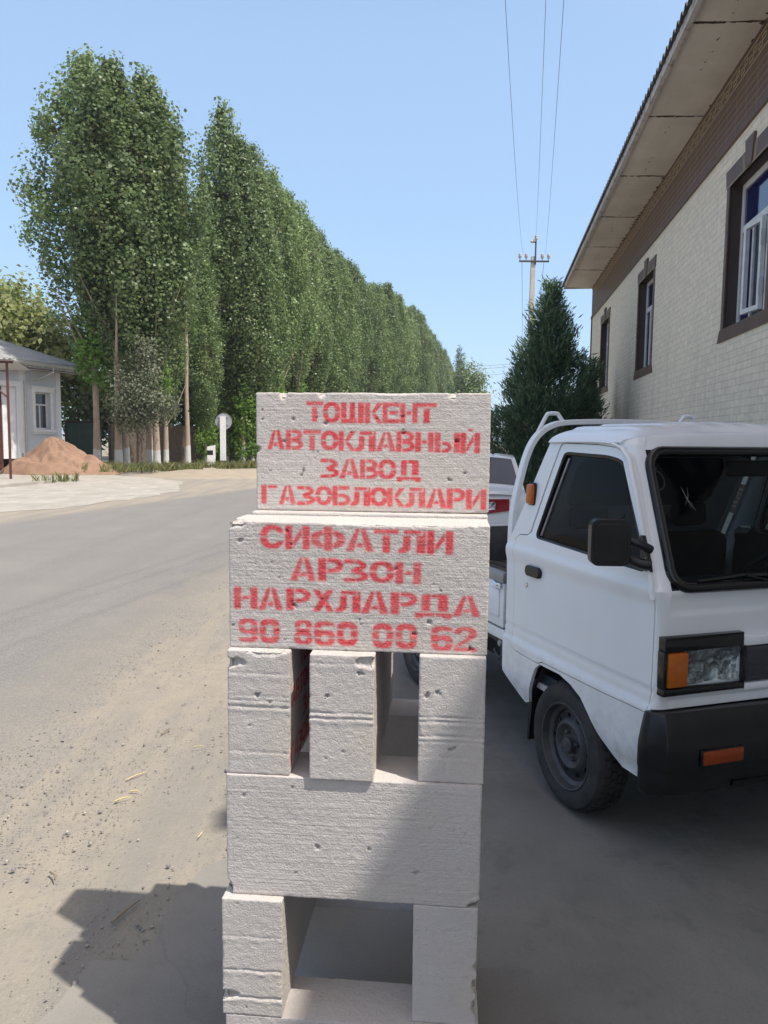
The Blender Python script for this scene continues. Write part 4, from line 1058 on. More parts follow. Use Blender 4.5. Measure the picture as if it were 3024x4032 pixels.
# wheels
def wheel(x, y, sgn):
    root = MB(); fl = Matrix.Translation((x, y-(.012 if not sgn else -.012), .2855)) @ (Matrix.Rotation(pi, 4, 'Z') if sgn else Matrix.Identity(4)) @ Matrix.Scale(1.055, 4)
    R0 = .272
    tr = [(.178, .022), (.185, .008), (.205, .001), (.232, .000), (.250, .006), (.258, .018), (.262, .030), (.264, .050), (.264, .110), (.262, .130), (.250, .152), (.205, .158), (.175, .140)]
    m = MB(); m.lathe(tr, 64, M=fl)
    # tread blocks
    for row, (a0, a1, tw) in enumerate(((.024, .050, .35), (.056, .078, 0), (.084, .106, .5), (.112, .134, .2))):
        for k in range(46):
            t0 = 2*pi*(k+tw)/46; t1 = t0+2*pi/46*.74
            rr0 = .252 if row in (0, 3) else .258; rr1 = .2725 if row in (1, 2) else .271
            vv = []
            for r in (rr0, rr1):
                for (t, yy) in ((t0, a0), (t1, a0), (t1, a1), (t0, a1)):
                    q = r-(.006 if (row == 0 and yy == a0) or (row == 3 and yy == a1) else 0); vv.append(fl @ Vector((q*cos(t), yy, q*sin(t))))
            m.add(vv, [(4, 5, 6, 7), (0, 1, 5, 4), (1, 2, 6, 5), (2, 3, 7, 6), (3, 0, 4, 7)])
    w_ = bpy.data.objects.new('wheel', None); COL.objects.link(w_); w_.parent = truck
    m.build('tyre', 'rubber', w_, 30)
    m = MB(); m.lathe([(.186, .012), (.180, .004), (.174, .006), (.170, .020), (.166, .034), (.150, .044), (.146, .060), (.132, .058), (.122, .050), (.112, .040), (.104, .030), (.092, .026), (.078, .034), (.070, .042), (.045, .044), (.034, .044), (.034, .020), (.028, .014), (0, .013)], 48, M=fl)
    m.build('rim', 'rim', w_, 40)
    for k in range(10):
        a = 2*pi*k/10; T = fl @ Matrix.Translation((.121*cos(a), .0445, .121*sin(a))); MB().lathe([(0, -.004), (.0125, -.003), (.0125, .004)], 12, M=T).build('vent_hole', 'gloss', w_, 40)  # black discs stand in for the shade inside the holes
    for k in range(4):
        a = 2*pi*k/4+.4; T = fl @ Matrix.Translation((.056*cos(a), .036, .056*sin(a))); MB().lathe([(0, -.012), (.007, -.012), (.0095, -.008), (.0095, .006)], 6, M=T).build('wheel_nut', 'rim', w_, 40)
    return w_
for x in (.105-.0, -1.735):
    x -= .205; wheel(x+.035, -.004, 0); wheel(x+.035, TW+.004, 1)
# wheel houses, mud flap, chassis
m = MB()
for s_ in (0, 1):
    g = (lambda y: y) if not s_ else (lambda y: TW-y)
    P = [(.33, .335), (.20, .45), (.07, .56), (-.03, .60), (-.30, .605), (-.41, .45), (-.475, .345)]
    V = [(x, g(.03), z) for x, z in P]+[(x, g(.40), z) for x, z in P]; n = len(P)
    m.add(V, [(i, i+1, n+i+1, n+i) for i in range(n-1)]+[tuple(range(n, 2*n))])
m.box(-.66, .46, .22, TW-.22, .30, .44); m.box(-2.66, -.66, .16, TW-.16, .50, .60); m.box(-2.2, -.7, .42, TW-.42, .26, .5); m.box(-2.65, -.5, .38, .50, .38, .52); m.box(-2.65, -.5, TW-.50, TW-.38, .38, .52); m.tube([(-.1, .1, .272), (-.1, TW-.1, .272)], .04, 8); m.tube([(-1.835, .1, .272), (-1.835, TW-.1, .272)], .045, 8)  # low underbody boxes added to block light beneath the truck
m.build('chassis', 'iron', truck)
for s_ in (0, 1):
    m = MB(); g = (lambda y: y) if not s_ else (lambda y: TW-y)
    a, b_ = sorted((g(.035), g(.20)))
    m.prism([(-.425, .37), (-.455, .36), (-.470, .16), (-.455, .16)], 1, a, b_); m.build('mud_flap', 'black', truck)

# cargo bed
bx = -2.70
m = MB()
m.box(bx, -.690, .03, TW-.03, .655, .675)
m.box(-.72, -.690, .03, TW-.03, .675, 1.02)
for k in range(11): m.box(bx+.02, -.75, .10+k*.115, .15+k*.115, .675, .683)
m.box(bx, -.69, .02, .06, .60, .655); m.box(bx, -.69, TW-.06, TW-.02, .60, .655)
bed = m.build('cargo_bed', 'bed', truck)
m = MB()
for s_ in (0, 1):
    g = (lambda y: y) if not s_ else (lambda y: TW-y)
    a, b_ = sorted((g(.006), g(.030))); gate = MB(); gate.bbox(bx, -.700, a, b_, .668, .905, .006)
    o0, o1 = sorted((g(-.004), g(.008)))
    gate.bbox(bx+.04, -.735, o0, o1, .72, .868, .010); go = gate.build('side_gate', 'paint', bed, 35)
    r0, r1 = sorted((g(-.002), g(.036))); q = MB(); q.bbox(bx, -.696, r0, r1, .905, .960, .006); q.build('gate_rail', 'steel', bed, 35)
    q = MB(); l0, l1 = sorted((g(-.016), g(.004)))
    q.bbox(-.742, -.712, l0, l1, .874, .905, .004); q.tube([(-.712, (l0+l1)/2-.004, .902), (-.705, (l0+l1)/2-.006, .878), (-.74, (l0+l1)/2-.006, .876)], .005, 6); q.tube([(-.79, (l0+l1)/2, .90), (-.73, (l0+l1)/2-.004, .89)], .010, 6); q.build('gate_latch', 'chrome', bed, 40)
    q = MB(); c0, c1 = sorted((g(.012), g(.034))); q.bbox(bx, -.694, c0, c1, .600, .657, .006); q.build('bed_rail', 'paint', bed, 35)
    q = MB(); q.lathe([(0, -.022), (.014, -.022), (.018, -.016), (.018, .03)], 14, M=Matrix.Translation((-.742, g(.03), .578)) @ (Matrix.Rotation(pi, 4, 'Z') if s_ else Matrix.Identity(4))); q.build('rubber_buffer', 'steel', bed, 40)
    q = MB(); q.box(-.80, -.70, g(.06)-.01, g(.06)+.01, .44, .60); q.tube([(-.70, g(.05), .60), (-.74, g(.05), .52), (-.82, g(.06), .47), (-.9, g(.07), .5)], .012, 6); q.build('bed_bracket', 'iron', bed)
q = MB(); q.bbox(bx-.01, bx+.02, .03, TW-.03, .668, .955, .006); q.build('tailgate', 'bed', bed, 35)
q = MB(); q.bbox(bx-.022, bx-.010, .03, TW-.03, .668, .955, .005); q.bbox(bx-.022, bx+.022, .03, TW-.03, .955, .968, .004); q.build('tailgate_skin', 'paint', bed, 35)

# guard frame behind the cab with two rope hooks
P = [(.047, 1.02), (.047, 1.10), (.048, 1.20), (.056, 1.30), (.078, 1.41), (.112, 1.54), (.150, 1.63), (.20, 1.688), (.26, 1.722), (.34, 1.740), (.52, 1.748), (.70, 1.750)]
P = P+[(TW-y, z) for y, z in P[-2::-1]]
def cr(P, n=3):
    out = []
    for i in range(len(P)-1):
        a = P[max(0, i-1)]; b_ = P[i]; c = P[i+1]; d = P[min(len(P)-1, i+2)]
        for k in range(n):
            t = k/n; out.append(tuple(.5*((2*b_[j])+(-a[j]+c[j])*t+(2*a[j]-5*b_[j]+4*c[j]-d[j])*t*t+(-a[j]+3*b_[j]-3*c[j]+d[j])*t**3) for j in range(len(b_))))
    out.append(P[-1]); return out
Pc = cr(P)
m = MB(); V = []; k = 0
sec = ((-.728, -.016), (-.684, -.016), (-.684, .012), (-.728, .012))
for i, (y, z) in enumerate(Pc):
    a = Vector(Pc[max(0, i-1)]); b_ = Vector(Pc[min(len(Pc)-1, i+1)]); t = (b_-a).normalized(); nn = Vector((-t.y, t.x))
    for sx_, so in sec: V.append((sx_, y+nn.x*so, z+nn.y*so))
n = len(Pc); m.add(V, [(i*4+j, i*4+(j+1) % 4, (i+1)*4+(j+1) % 4, (i+1)*4+j) for i in range(n-1) for j in range(4)])
m.box(-.715, -.700, .07, TW-.07, 1.20, 1.225)
gf = m.build('guard_frame', 'paint', truck, 40)
bv = gf.modifiers.new('soft', 'BEVEL'); bv.width = .004; bv.segments = 2; bv.limit_method = 'ANGLE'
for s_ in (0, 1):
    P = [(.168, 1.655), (.192, 1.700), (.232, 1.772), (.246, 1.783), (.292, 1.785), (.306, 1.776), (.335, 1.738)]
    Q = [(-.706, y if not s_ else TW-y, z) for y, z in cr(P, 3)]
    MB().tube(Q, .011, 8).build('rope_hook', 'paint', gf, 60)

# ================================================================== TILED BUILDING ON THE RIGHT
# local axes: x along the street facade (0 near .. 23.05 far), y towards the street, z up
BDIR = math.atan(.1413)
bnx, bny = cos(BDIR)*2.7, -sin(BDIR)*2.7
bld = thing('tiled_building', (bnx, bny, 0), pi/2-BDIR, 'long beige brick tiled building with brown cornice and deep white eaves', 'building')
WINS = [(9.97, 8.33), (15.72, 14.15), (20.95, 19.42), (4.3, 2.66)]
WZ0, WZ1 = 3.0, 4.76
BX0, BX1 = .1, 23.05
def facade():
    m = MB(); cuts = sorted((min(a, b_)+.10, max(a, b_)-.10) for a, b_ in WINS)
    xs = [BX0]; 
    def q(x0, x1, z0, z1): m.add([(x0, 0, z0), (x1, 0, z0), (x1, 0, z1), (x0, 0, z1)], [(0, 1, 2, 3)])
    q(BX0, BX1, 0, WZ0); q(BX0, BX1, WZ1-.10, 5.2); x = BX0
    for a, b_ in cuts: q(x, a, WZ0, WZ1-.10); x = b_
    q(x, BX1, WZ0, WZ1-.10)
    m.add([(BX1, 0, 0), (BX1, -9, 0), (BX1, -9, 6.0), (BX1, 0, 6.0)], [(0, 1, 2, 3)]); m.add([(BX0, 0, 0), (BX0, -9, 0), (BX0, -9, 6.0), (BX0, 0, 6.0)], [(0, 1, 2, 3)]); m.box(BX0, BX1, -9.2, -9, 0, 6)
    m.add([(BX0, 0, 6), (BX1, 0, 6), (BX1, -9, 6), (BX0, -9, 6)], [(0, 1, 2, 3)])
    m.build('wall', 'tile', bld)
facade()
m = MB(); m.box(BX0-.012, BX1+.012, -.02, .012, 5.16, 5.998); m.box(BX0-.02, BX1+.02, -.02, .035, 5.13, 5.195); m.box(BX0-.016, BX1+.016, -.02, .022, 5.955, 5.996)
m.box(BX1-.13, BX1+.022, -.3, .022, 0, 5.13)
cor = m.build('cornice', 'brown', bld)
def key(name, z0, z1, parent, x0, x1, y):
    m = MB(); h = z1-z0; t = h*.085; P = h*1.45
    m.box(x0, x1, y-.004, y, z0, z0+t); m.box(x0, x1, y-.004, y, z1-t, z1)
    x = x0; a, b_ = z0+h*.22, z1-h*.22; mid = (a+b_)/2
    while x+P < x1:
        X = lambda k: x+P*k
        m.box(X(.06), X(.36), y-.004, y, b_-t, b_); m.box(X(.06), X(.06)+t, y-.004, y, mid, b_-t); m.box(X(.06)+t, X(.42), y-.004, y, mid-t/2, mid+t/2)
        m.box(X(.42), X(.42)+t, y-.004, y, a, b_)
        m.box(X(.42)+t, X(.80), y-.004, y, a, a+t); m.box(X(.80), X(.80)+t, y-.004, y, a, mid+t); m.box(X(.58), X(.80), y-.004, y, mid, mid+t)
        x += P
    return m.build(name, 'cream', parent)
key('key_pattern', 5.745, 5.945, cor, BX0+.01, BX1-.14, .0165)
m = MB()
for k in range(5): m.box(BX0, BX1-.14, .010, .0152, 5.28+k*.088, 5.2855+k*.088)
x = BX0+.3
while x < BX1-.2: m.box(x, x+.003, .010, .0135, 5.2, 5.73); x += .36
m.build('tile_joint', 'cream', cor)
m = MB(); m.box(BX0, BX1, -.01, .010, .86, 1.20); band = m.build('low_band', 'brown', bld); key('key_pattern', .93, 1.15, band, BX0+.1, BX1-.1, .0145)
# windows
for i, (a, b_) in enumerate(WINS):
    x0, x1 = min(a, b_), max(a, b_)
    m = MB()
    m.box(x0, x0+.10, -.02, .014, WZ0, WZ1-.10); m.box(x1-.10, x1, -.02, .014, WZ0, WZ1-.10)
    m.prism([(x0-.02, WZ1-.10), (x1+.02, WZ1-.10), (x1+.06, WZ1+.10), (x0-.06, WZ1+.10)], 1, -.02, .018)
    m.prism([(x0-.02, WZ0), (x1+.02, WZ0), (x1+.10, WZ0-.145), (x0-.10, WZ0-.145)], 1, -.02, .020)
    cx = (x0+x1)/2; m.prism([(cx-.09, WZ1-.10), (cx+.09, WZ1-.10), (cx+.15, WZ1+.20), (cx-.15, WZ1+.20)], 1, -.02, .030)
    wo = m.build('window', 'brown', bld)
    m = MB()
    for s_ in (-1, 1):
        for d in (.11, .15):
            m.prism([(cx+s_*(d+.03), WZ1-.10), (cx+s_*(d+.045), WZ1-.10), (cx+s_*(d+.105), WZ1+.10), (cx+s_*(d+.09), WZ1+.10)], 1, .012, .0215)
        for xx in ((x0, x0+.1), (x1-.1, x1)):
            if s_ == 1:
                for zc in (3.78, 3.84, 3.93): m.prism([(xx[0], zc), (xx[1], zc-.12), (xx[1], zc-.105), (xx[0], zc+.015)], 1, .008, .0175)
    m.box(x0-.02, x1+.02, .010, .0215, WZ1-.106, WZ1-.094)
    m.build('inlay_strip', 'cream', wo)
    rv = .135; xa, xb, za, zb = x0+.10, x1-.10, WZ0, WZ1-.10
    m = MB()
    m.box(xa-.012, xa, -rv-.05, .0, za, zb); m.box(xb, xb+.012, -rv-.05, .0, za, zb); m.box(xa, xb, -rv-.05, 0, zb, zb+.012); m.box(xa, xb, -rv-.05, 0, za-.012, za)
    m.build('reveal', 'darkbrown', wo)
    m = MB(); fw = .07; zt = za+(zb-za)*.68
    def fr(X0, X1, Z0, Z1, y0, y1, t):
        m.box(X0, X0+t, y0, y1, Z0, Z1); m.box(X1-t, X1, y0, y1, Z0, Z1); m.box(X0+t, X1-t, y0, y1, Z0, Z0+t); m.box(X0+t, X1-t, y0, y1, Z1-t, Z1)
    fr(xa, xb, za, zb, -rv-.04, -rv, fw); m.box(xa+fw, xb-fw, -rv-.04, -rv+.002, zt-.04, zt+.04)
    for k in (1, 2):
        xm = xa+(xb-xa)*k/3; m.box(xm-.028, xm+.028, -rv-.04, -rv+.003, za+fw, zt-.04)
    m.build('frame', 'upvc', wo)
    m = MB(); m.box(xa+fw, xb-fw, -rv-.028, -rv-.018, za+fw, zb-fw); m.build('pane', 'blueglass', wo)
    if i == 0:      # one sash stands a little open
        m = MB(); T = Matrix.Translation((xa+(xb-xa)/3+.03, -rv+.01, 0)) @ Matrix.Rotation(radians(8), 4, 'Z')
        L = (xb-xa)/3-.06; z0, z1 = za+fw+.02, zt-.06
        for bx_ in ((0, .05, z0, z1), (L-.05, L, z0, z1), (.05, L-.05, z0, z0+.05), (.05, L-.05, z1-.05, z1)): m.box(bx_[0], bx_[1], 0, .045, bx_[2], bx_[3], 0, T)
        for zz in (z0+.15, z1-.3): m.box(-.02, .0, .02, .06, zz, zz+.16, 0, T)
        m.build('open_sash', 'upvc', wo)
# eaves: soffit boards, fascia, corrugated roof
OV = .80; ZS = 6.0
EX0, EX1 = 1.55, BX1+.02
m = MB(); nb_ = 12; rnd = random.Random(5)
edges = [EX0]+[EX1-2.44*.97*k for k in range(8, -1, -1) if EX1-2.44*.97*k > EX0+.5]
edges = sorted(set(edges))
def sof(x0, x1):
    def fn(u, v_):
        sag = -.014*(1-abs(2*u-1)**6)*rnd_s+.004*sin(v_*9+x0)
        return (x0+.010+(x1-x0-.020)*u, .012+(OV-.02)*v_, ZS+.0+sag+.03*v_)
    return fn
for x0, x1 in zip(edges, edges[1:]):
    rnd_s = rnd.uniform(.2, 1); m.grid(sof(x0, x1), 16, 6)
m.box(EX0, EX1, .012, OV-.01, ZS+.06, ZS+.075, 1)
k0 = len(m.f)       # torn edges, nail lines and gaps: dark chips hanging under the boards
for x0, x1 in zip(edges, edges[1:]):
    for k in range(14):
        y = .03+(OV-.06)*k/14
        if rnd.random() < .75:
            w_ = rnd.uniform(.010, .034); z = ZS-.004+.03*y/OV; m.add([(x0-w_, y, z), (x0+w_, y+.01, z), (x0+w_*.6, y+rnd.uniform(.05, .09), z), (x0-w_*.5, y+.08, z)], [(0, 1, 2, 3)])
    for k in range(10):
        if rnd.random() < .6:
            xx = x0+(x1-x0)*(k+rnd.random()*.6)/10; y = OV*.47+rnd.uniform(-.02, .02); s_ = rnd.uniform(.016, .055)
            m.add([(xx-s_, y, ZS+.004), (xx+s_, y+.01, ZS+.004), (xx+s_*.3, y+.03, ZS-.004), (xx-s_*.4, y+.022, ZS-.006)], [(0, 1, 2, 3)])
        if rnd.random() < .7:
            xx = x0+(x1-x0)*(k+rnd.random()*.6)/10; s_ = rnd.uniform(.025, .07)
            m.add([(xx-s_, .016, ZS-.012), (xx+s_, .018, ZS-.012), (xx+s_*.5, .075, ZS-.006), (xx-s_*.2, .055, ZS-.006)], [(0, 1, 2, 3)])
m.mi[k0:] = [1]*(len(m.f)-k0); soff = m.build('soffit', ['soffit', 'soffdark'], bld)
m = MB(); m.box(EX0, EX1, OV-.012, OV+.012, ZS-.012, ZS+.10); m.box(EX0, EX1, OV-.045, OV-.012, ZS-.022, ZS+.012); m.box(EX1-.012, EX1+.010, 0.0, OV+.012, ZS-.012, ZS+.09); m.box(EX0-.012, EX0, 0.0, OV+.012, ZS-.012, ZS+.09)
m.build('fascia', 'fascia', bld)
def corr(u, v_):
    x = EX0-.05+(EX1+.06-EX0+.05)*u; y = OV+.055-5.6*v_; return (x, y, ZS+.118+.32*(OV+.055-y)+.036*sin(2*pi*x/.177))
m = MB(); m.grid(corr, int((EX1-EX0)/.177*10), 1)
m.grid(lambda u, v_: tuple(Vector(corr(u, v_))+Vector((0, 0, -.012))), int((EX1-EX0)/.177*10), 1)
def lip(u, v_): p = Vector(corr(u, 0)); return (p.x, p.y, p.z-.012*v_)
m.grid(lip, int((EX1-EX0)/.177*10), 1)
def corrb(u, v_):
    x = EX0-.05+(EX1+.06-EX0+.05)*u; y = OV+.055-5.6-5*v_; return (x, y, ZS+.118+.32*5.6-.32*5*v_+.036*sin(2*pi*x/.177))
m.grid(corrb, int((EX1-EX0)/.177*6), 1)
m.build('roof', 'slate', bld, 50)

# unseen annexe, added beside the camera so its eave shades stack and yard
anx = thing('added_shade_annexe', (bnx, bny, 0), pi/2-BDIR, 'unseen annexe added at the near end of the tiled building to cast shade', 'building')
m = MB(); m.box(-9, BX0-.03, -8, -.02, 0, 5.7); m.build('wall', 'tile', anx)
m = MB(); m.box(-9, 1.45, -8, .30, 5.98, 6.08); m.build('roof', 'slate', anx)

# ================================================================== FAR WHITE SEDAN
def sedan():
    root = thing('sedan', (.66, 8.0, .006), pi/2-BDIR, 'white sedan seen from behind between the block stack and the truck', 'car')
    # local: x forward, y left(+)/right(-), rear bumper at x=0
    Wd = .83
    prof = [(.02, .28), (-.02, .50), (.0, .70), (.02, .86), (.04, 1.02), (.09, 1.085), (.30, 1.11), (.62, 1.135), (.68, 1.150), (1.24, 1.452), (1.36, 1.474), (1.8, 1.49), (2.35, 1.44), (3.05, 1.06), (3.9, .96), (4.3, .80), (4.38, .55), (4.34, .28)]
    def half(z): return Wd*(1-.012*max(0, .6-z))-(.115*max(0, (z-1.06)/.42)**1.15 if z > 1.06 else 0)
    m = MB(); n = 14; V = []; prof2 = dens(prof, .12, False)
    for x, z in prof2:
        for k in range(n+1):
            u = -1+2*k/n; e = abs(u)**3.2; hw = half(z)
            inset = .10*e if x < .3 else (.12*e if x > 3.9 else 0)
            V.append((x+(inset if x < .3 else -inset), hw*u, z-.035*e*(1 if z > .9 else 0)))
    N = len(prof2); m.add(V, [(j*(n+1)+i, j*(n+1)+i+1, (j+1)*(n+1)+i+1, (j+1)*(n+1)+i) for j in range(N-1) for i in range(n)])
    # flanks
    for s_ in (-1, 1):
        v = []
        for x, z in prof2:
            e = 1; inset = .10 if x < .3 else (.12 if x > 3.9 else 0); xx = x+(inset if x < .3 else -inset); zz = z-.035*(1 if z > .9 else 0)
            v.append((xx, s_*half(z), zz)); v.append((xx, s_*(Wd-.01), min(zz, 1.0) if zz > .3 else zz)); v.append((xx, s_*(Wd-.015), .25))
        m.add(v, [(j*3+i, j*3+i+1, (j+1)*3+i+1, (j+1)*3+i) for j in range(N-1) for i in range(2)])
    body = m.build('body', 'sedanpaint', root, 40)
    def surf(x0, z0, x1, z1, w0, w1, off, name, mat, r=.0):
        m = MB(); L = Vector((x1-x0, 0, z1-z0)).normalized(); nn = Vector((-L.z, 0, L.x))*off
        def fn(u, v_):
            w_ = w0+(w1-w0)*v_; y = w_*(2*u-1); e = abs(y/half(z0+(z1-z0)*v_))**3.2
            return (x0+(x1-x0)*v_+nn.x, y, z0+(z1-z0)*v_+nn.z-.035*e)
        m.grid(fn, 16, 8); return m.build(name, mat, root, 60)
    surf(.71, 1.166, 1.22, 1.441, .755, .675, .010, 'rear_window', 'rearglass')
    m = MB(); m.tube([(1.45, -.46, 1.480), (1.44, -.46, 1.51)], [.02, .01], 8); m.tube([(1.44, -.46, 1.50), (1.20, -.43, 1.70)], .004, 6); m.build('antenna', 'black', root, 50)
    m = MB(); m.grid(lambda u, v_: (.03+.12*v_+.10*abs(2*u-1)**3.2*(1-v_), .70*(2*u-1), 1.09+.030*sin(pi*min(1, v_*1.3))-.02*abs(2*u-1)**3), 16, 6); m.build('spoiler_lip', 'sedanpaint', root, 60)
    for s_ in (-1, 1):
        # tail light wraps the corner
        def tl(a, b_, z0a, z1a, z0b, z1b, off):
            def fn(u, v_):
                y = a+(b_-a)*u; e = abs(y/Wd)**3.2; z = (z0a+(z0b-z0a)*u)+((z1a+(z1b-z1a)*u)-(z0a+(z0b-z0a)*u))*v_
                xb = .0+.04*sm(.7, 1.02, z); return (xb+.10*e-off+.04*sm(.80, .84, y), s_*y, z)
            return fn
        t = MB().grid(tl(.36, .640, .872, 1.03, .912, 1.035, .016), 14, 6).build('tail_light', 'redlens', root, 60)
        MB().grid(tl(.37, .50, .915, 1.00, .925, 1.005, .021), 8, 4).build('clear_lens', 'reflector', t, 60)
    m = MB(); m.bbox(-.03, -.015, -.26, .26, .78, .90, .004); m.build('number_plate', 'plate', root, 40)
    m = MB(); m.tube([(-.01, -.70, .45), (-.035, -.4, .44), (-.035, .4, .44), (-.01, .70, .45)], .05, 8, flat=(.5, 1)); m.build('bumper_insert', 'black', root, 50)
    for x in (.75, 3.45):
        for s_ in (-1, 1):
            w_ = MB().lathe([(.19, .0), (.28, .0), (.305, .02), (.305, .17), (.28, .19), (.19, .19)], 32, M=Matrix.Translation((x, s_*.82-(0 if s_ < 0 else 0), .30)) @ (Matrix.Identity(4) if s_ < 0 else Matrix.Rotation(pi, 4, 'Z')))
            wo = w_.build('wheel', 'rubber', root, 40)
            MB().lathe([(0, .01), (.18, .015), (.195, .0), (.195, .05)], 24, M=Matrix.Translation((x, s_*.82, .30)) @ (Matrix.Identity(4) if s_ < 0 else Matrix.Rotation(pi, 4, 'Z'))).build('rim', 'steel', wo, 40)
sedan()

# ================================================================== TREES
def leaf_mesh(name, centres, size, mat, seed=0, up=.25, aspect=.8, out=None, jitter=.3):
    """many small folded leaves as one mesh; centres n x 3, out = preferred facing n x 3"""
    rs = np.random.RandomState(seed); n = len(centres)
    nr = rs.normal(size=(n, 3)); nr[:, 2] += up*2
    if out is not None: nr += out*1.7
    nr /= np.linalg.norm(nr, axis=1, keepdims=True)
    t = rs.normal(size=(n, 3)); t -= nr*np.sum(t*nr, 1, keepdims=True); t /= np.linalg.norm(t, axis=1, keepdims=True)
    b_ = np.cross(nr, t); s = (size*(1+jitter*rs.uniform(-1, 1, n)))[:, None]
    a = centres-t*s*.5; c = centres+t*s*.5; l = centres+b_*s*aspect*.5+nr*s*.10-t*s*.08; r = centres-b_*s*aspect*.5+nr*s*.10-t*s*.08
    V = np.stack([a, r, c, l], 1).reshape(-1, 3); F = np.arange(4*n).reshape(n, 4)
    me = bpy.data.meshes.new(name); me.vertices.add(4*n); me.vertices.foreach_set('co', V.ravel())
    me.loops.add(4*n); me.loops.foreach_set('vertex_index', F.ravel().astype(np.int32)); me.polygons.add(n)
    me.polygons.foreach_set('loop_start', np.arange(0, 4*n, 4).astype(np.int32)); me.polygons.foreach_set('loop_total', np.full(n, 4, np.int32))
    me.materials.append(MAT[mat]); me.update(calc_edges=True); me.validate(); return me
def ob(name, me, parent=None):
    o = bpy.data.objects.new(name, me); COL.objects.link(o)
    if parent is not None: o.parent = parent
    return o

def clumps(rs, n, env, z0, z1, per, cs, bias=.55, elong=1.5):
    """clump centres inside a body of revolution env(t, phi) between z0 and z1, then leaves round each"""
    C = []
    while len(C) < n:
        t = rs.rand(); ph = rs.rand()*2*pi; R = env(t, ph)
        if rs.rand() > (R/env.rmax)*.85+.15: continue
        k = rs.rand()**(bias*.8); C.append((R*k*cos(ph), R*k*sin(ph), z0+(z1-z0)*t))
    C = np.array(C); m = rs.poisson(per, n)+3
    idx = np.repeat(np.arange(n), m); sc = cs*(.6+.8*rs.rand(n))
    off = rs.normal(size=(len(idx), 3)); off /= np.linalg.norm(off, axis=1, keepdims=True); off *= (rs.rand(len(idx), 1)**.45)
    off[:, 2] *= elong; P = C[idx]+off*sc[idx][:, None]; out = off.copy(); return P, out, C

def trunk_mesh(name, H, r0, mat, seed, limbs=(), lean=.0):
    rnd = random.Random(seed); m = MB(); pts = []; n = 9
    for i in range(n):
        t = i/(n-1); pts.append((lean*H*t+rnd.uniform(-.05, .05)*min(1, t*4), rnd.uniform(-.05, .05)*min(1, t*4), H*t))
    m.tube(pts, [r0*(1.25 if i == 0 else 1)*(1-.86*i/(n-1)) for i in range(n)], 9)
    for (h, ang, L, rise, r) in limbs:
        x0 = lean*h; p = [(x0, 0, h)]
        for k in range(1, 5):
            t = k/4; p.append((x0+cos(ang)*L*t**.8, sin(ang)*L*t**.8, h+rise*t))
        m.tube(p, [r, r*.8, r*.6, r*.4, r*.15], 6)
    me_o = m.build(name, mat, None, 60); return me_o

POP = []
def poplar_kind(seed, H, zb, R, peak=.45, n=520):
    rs = np.random.RandomState(seed); lob = rs.uniform(0, 6.28, 4)
    def env(t, ph):
        prof = (t/peak)**.62 if t < peak else (1-((t-peak)/(1-peak))**2.5)**.75
        return R*max(.05, prof)*(1+.16*sin(2*ph+lob[0]+t*3)+.10*sin(3*ph+lob[1]-t*5)+.08*sin(t*17+lob[2]+ph))
    env.rmax = R*1.2
    P, out, C = clumps(rs, int(n*.86), env, zb, H, 44, .50, .5, 2.0)
    rad = P*np.array([1, 1, 0]); out = out+.45*rad/np.maximum(np.linalg.norm(rad, axis=1, keepdims=True), .2)
    # a few leading shoots on top
    for k in range(7):
        a = rs.rand()*6.28; q = rs.rand(40, 1); base = np.array([cos(a)*R*.35*rs.rand(), sin(a)*R*.35*rs.rand(), H-.9])
        sh = base+q*np.array([0, 0, .9+.5*rs.rand()])+rs.normal(size=(40, 3))*np.array([.15, .15, .1]); P = np.concatenate([P, sh]); out = np.concatenate([out, rs.normal(size=(40, 3))])
    crown = leaf_mesh('crown', P, .185, 'poplar', seed, .15, .85, out)
    rnd = random.Random(seed)
    limbs = [(zb-.8+(H-zb)*.72*k/13, rnd.uniform(0, 6.28), R*rnd.uniform(.5, .85), R*rnd.uniform(1.0, 1.7), .075) for k in range(13)]
    tk = trunk_mesh('trunk', H*.93, .17, 'bark', seed, limbs, rnd.uniform(-.008, .008))
    return crown, tk
def poplar(kind, loc, rz, sc, label, group, sprout=None):
    crown, tk = POP[kind]
    root = thing('poplar_tree', loc, rz, label, 'tree', group); root.scale = (sc[0], sc[0], sc[1])
    ob('crown', crown, root)
    t2 = ob('trunk', tk.data, root)
    if sprout: ob('sprouts', sprout, root)
    return root
for sd, H, zb, R, pk in ((11, 21, 6.0, 2.75, .46), (12, 20, 6.2, 2.25, .42), (13, 21.5, 3.4, 2.0, .36), (14, 20.5, 3.6, 2.2, .40)):
    POP.append(poplar_kind(sd, H, zb, R, pk, n=640 if R > 3 else 540))
for c, t in POP: COL.objects.unlink(t)
def sprout_mesh(seed, z0, z1, R, n=70):
    rs = np.random.RandomState(seed)
    def env(t, ph): return R*(.45+.55*sin(pi*min(1, t*1.05+.1)))*(1+.25*sin(2*ph+seed))
    env.rmax = R*1.2
    P, out, C = clumps(rs, n, env, z0, z1, 17, .30, .6, 1.4); return leaf_mesh('sprouts', P, .17, 'sprout', seed, .1, .9, out)
SPR_HIGH = sprout_mesh(31, 4.7, 9.0, 1.15, 150); SPR_LOW = sprout_mesh(32, .5, 6.8, 1.15, 190); SPR_LOW2 = sprout_mesh(33, .4, 6.0, 1.2, 190); SPR_MID = sprout_mesh(34, 3.2, 7.4, 1.0, 100)

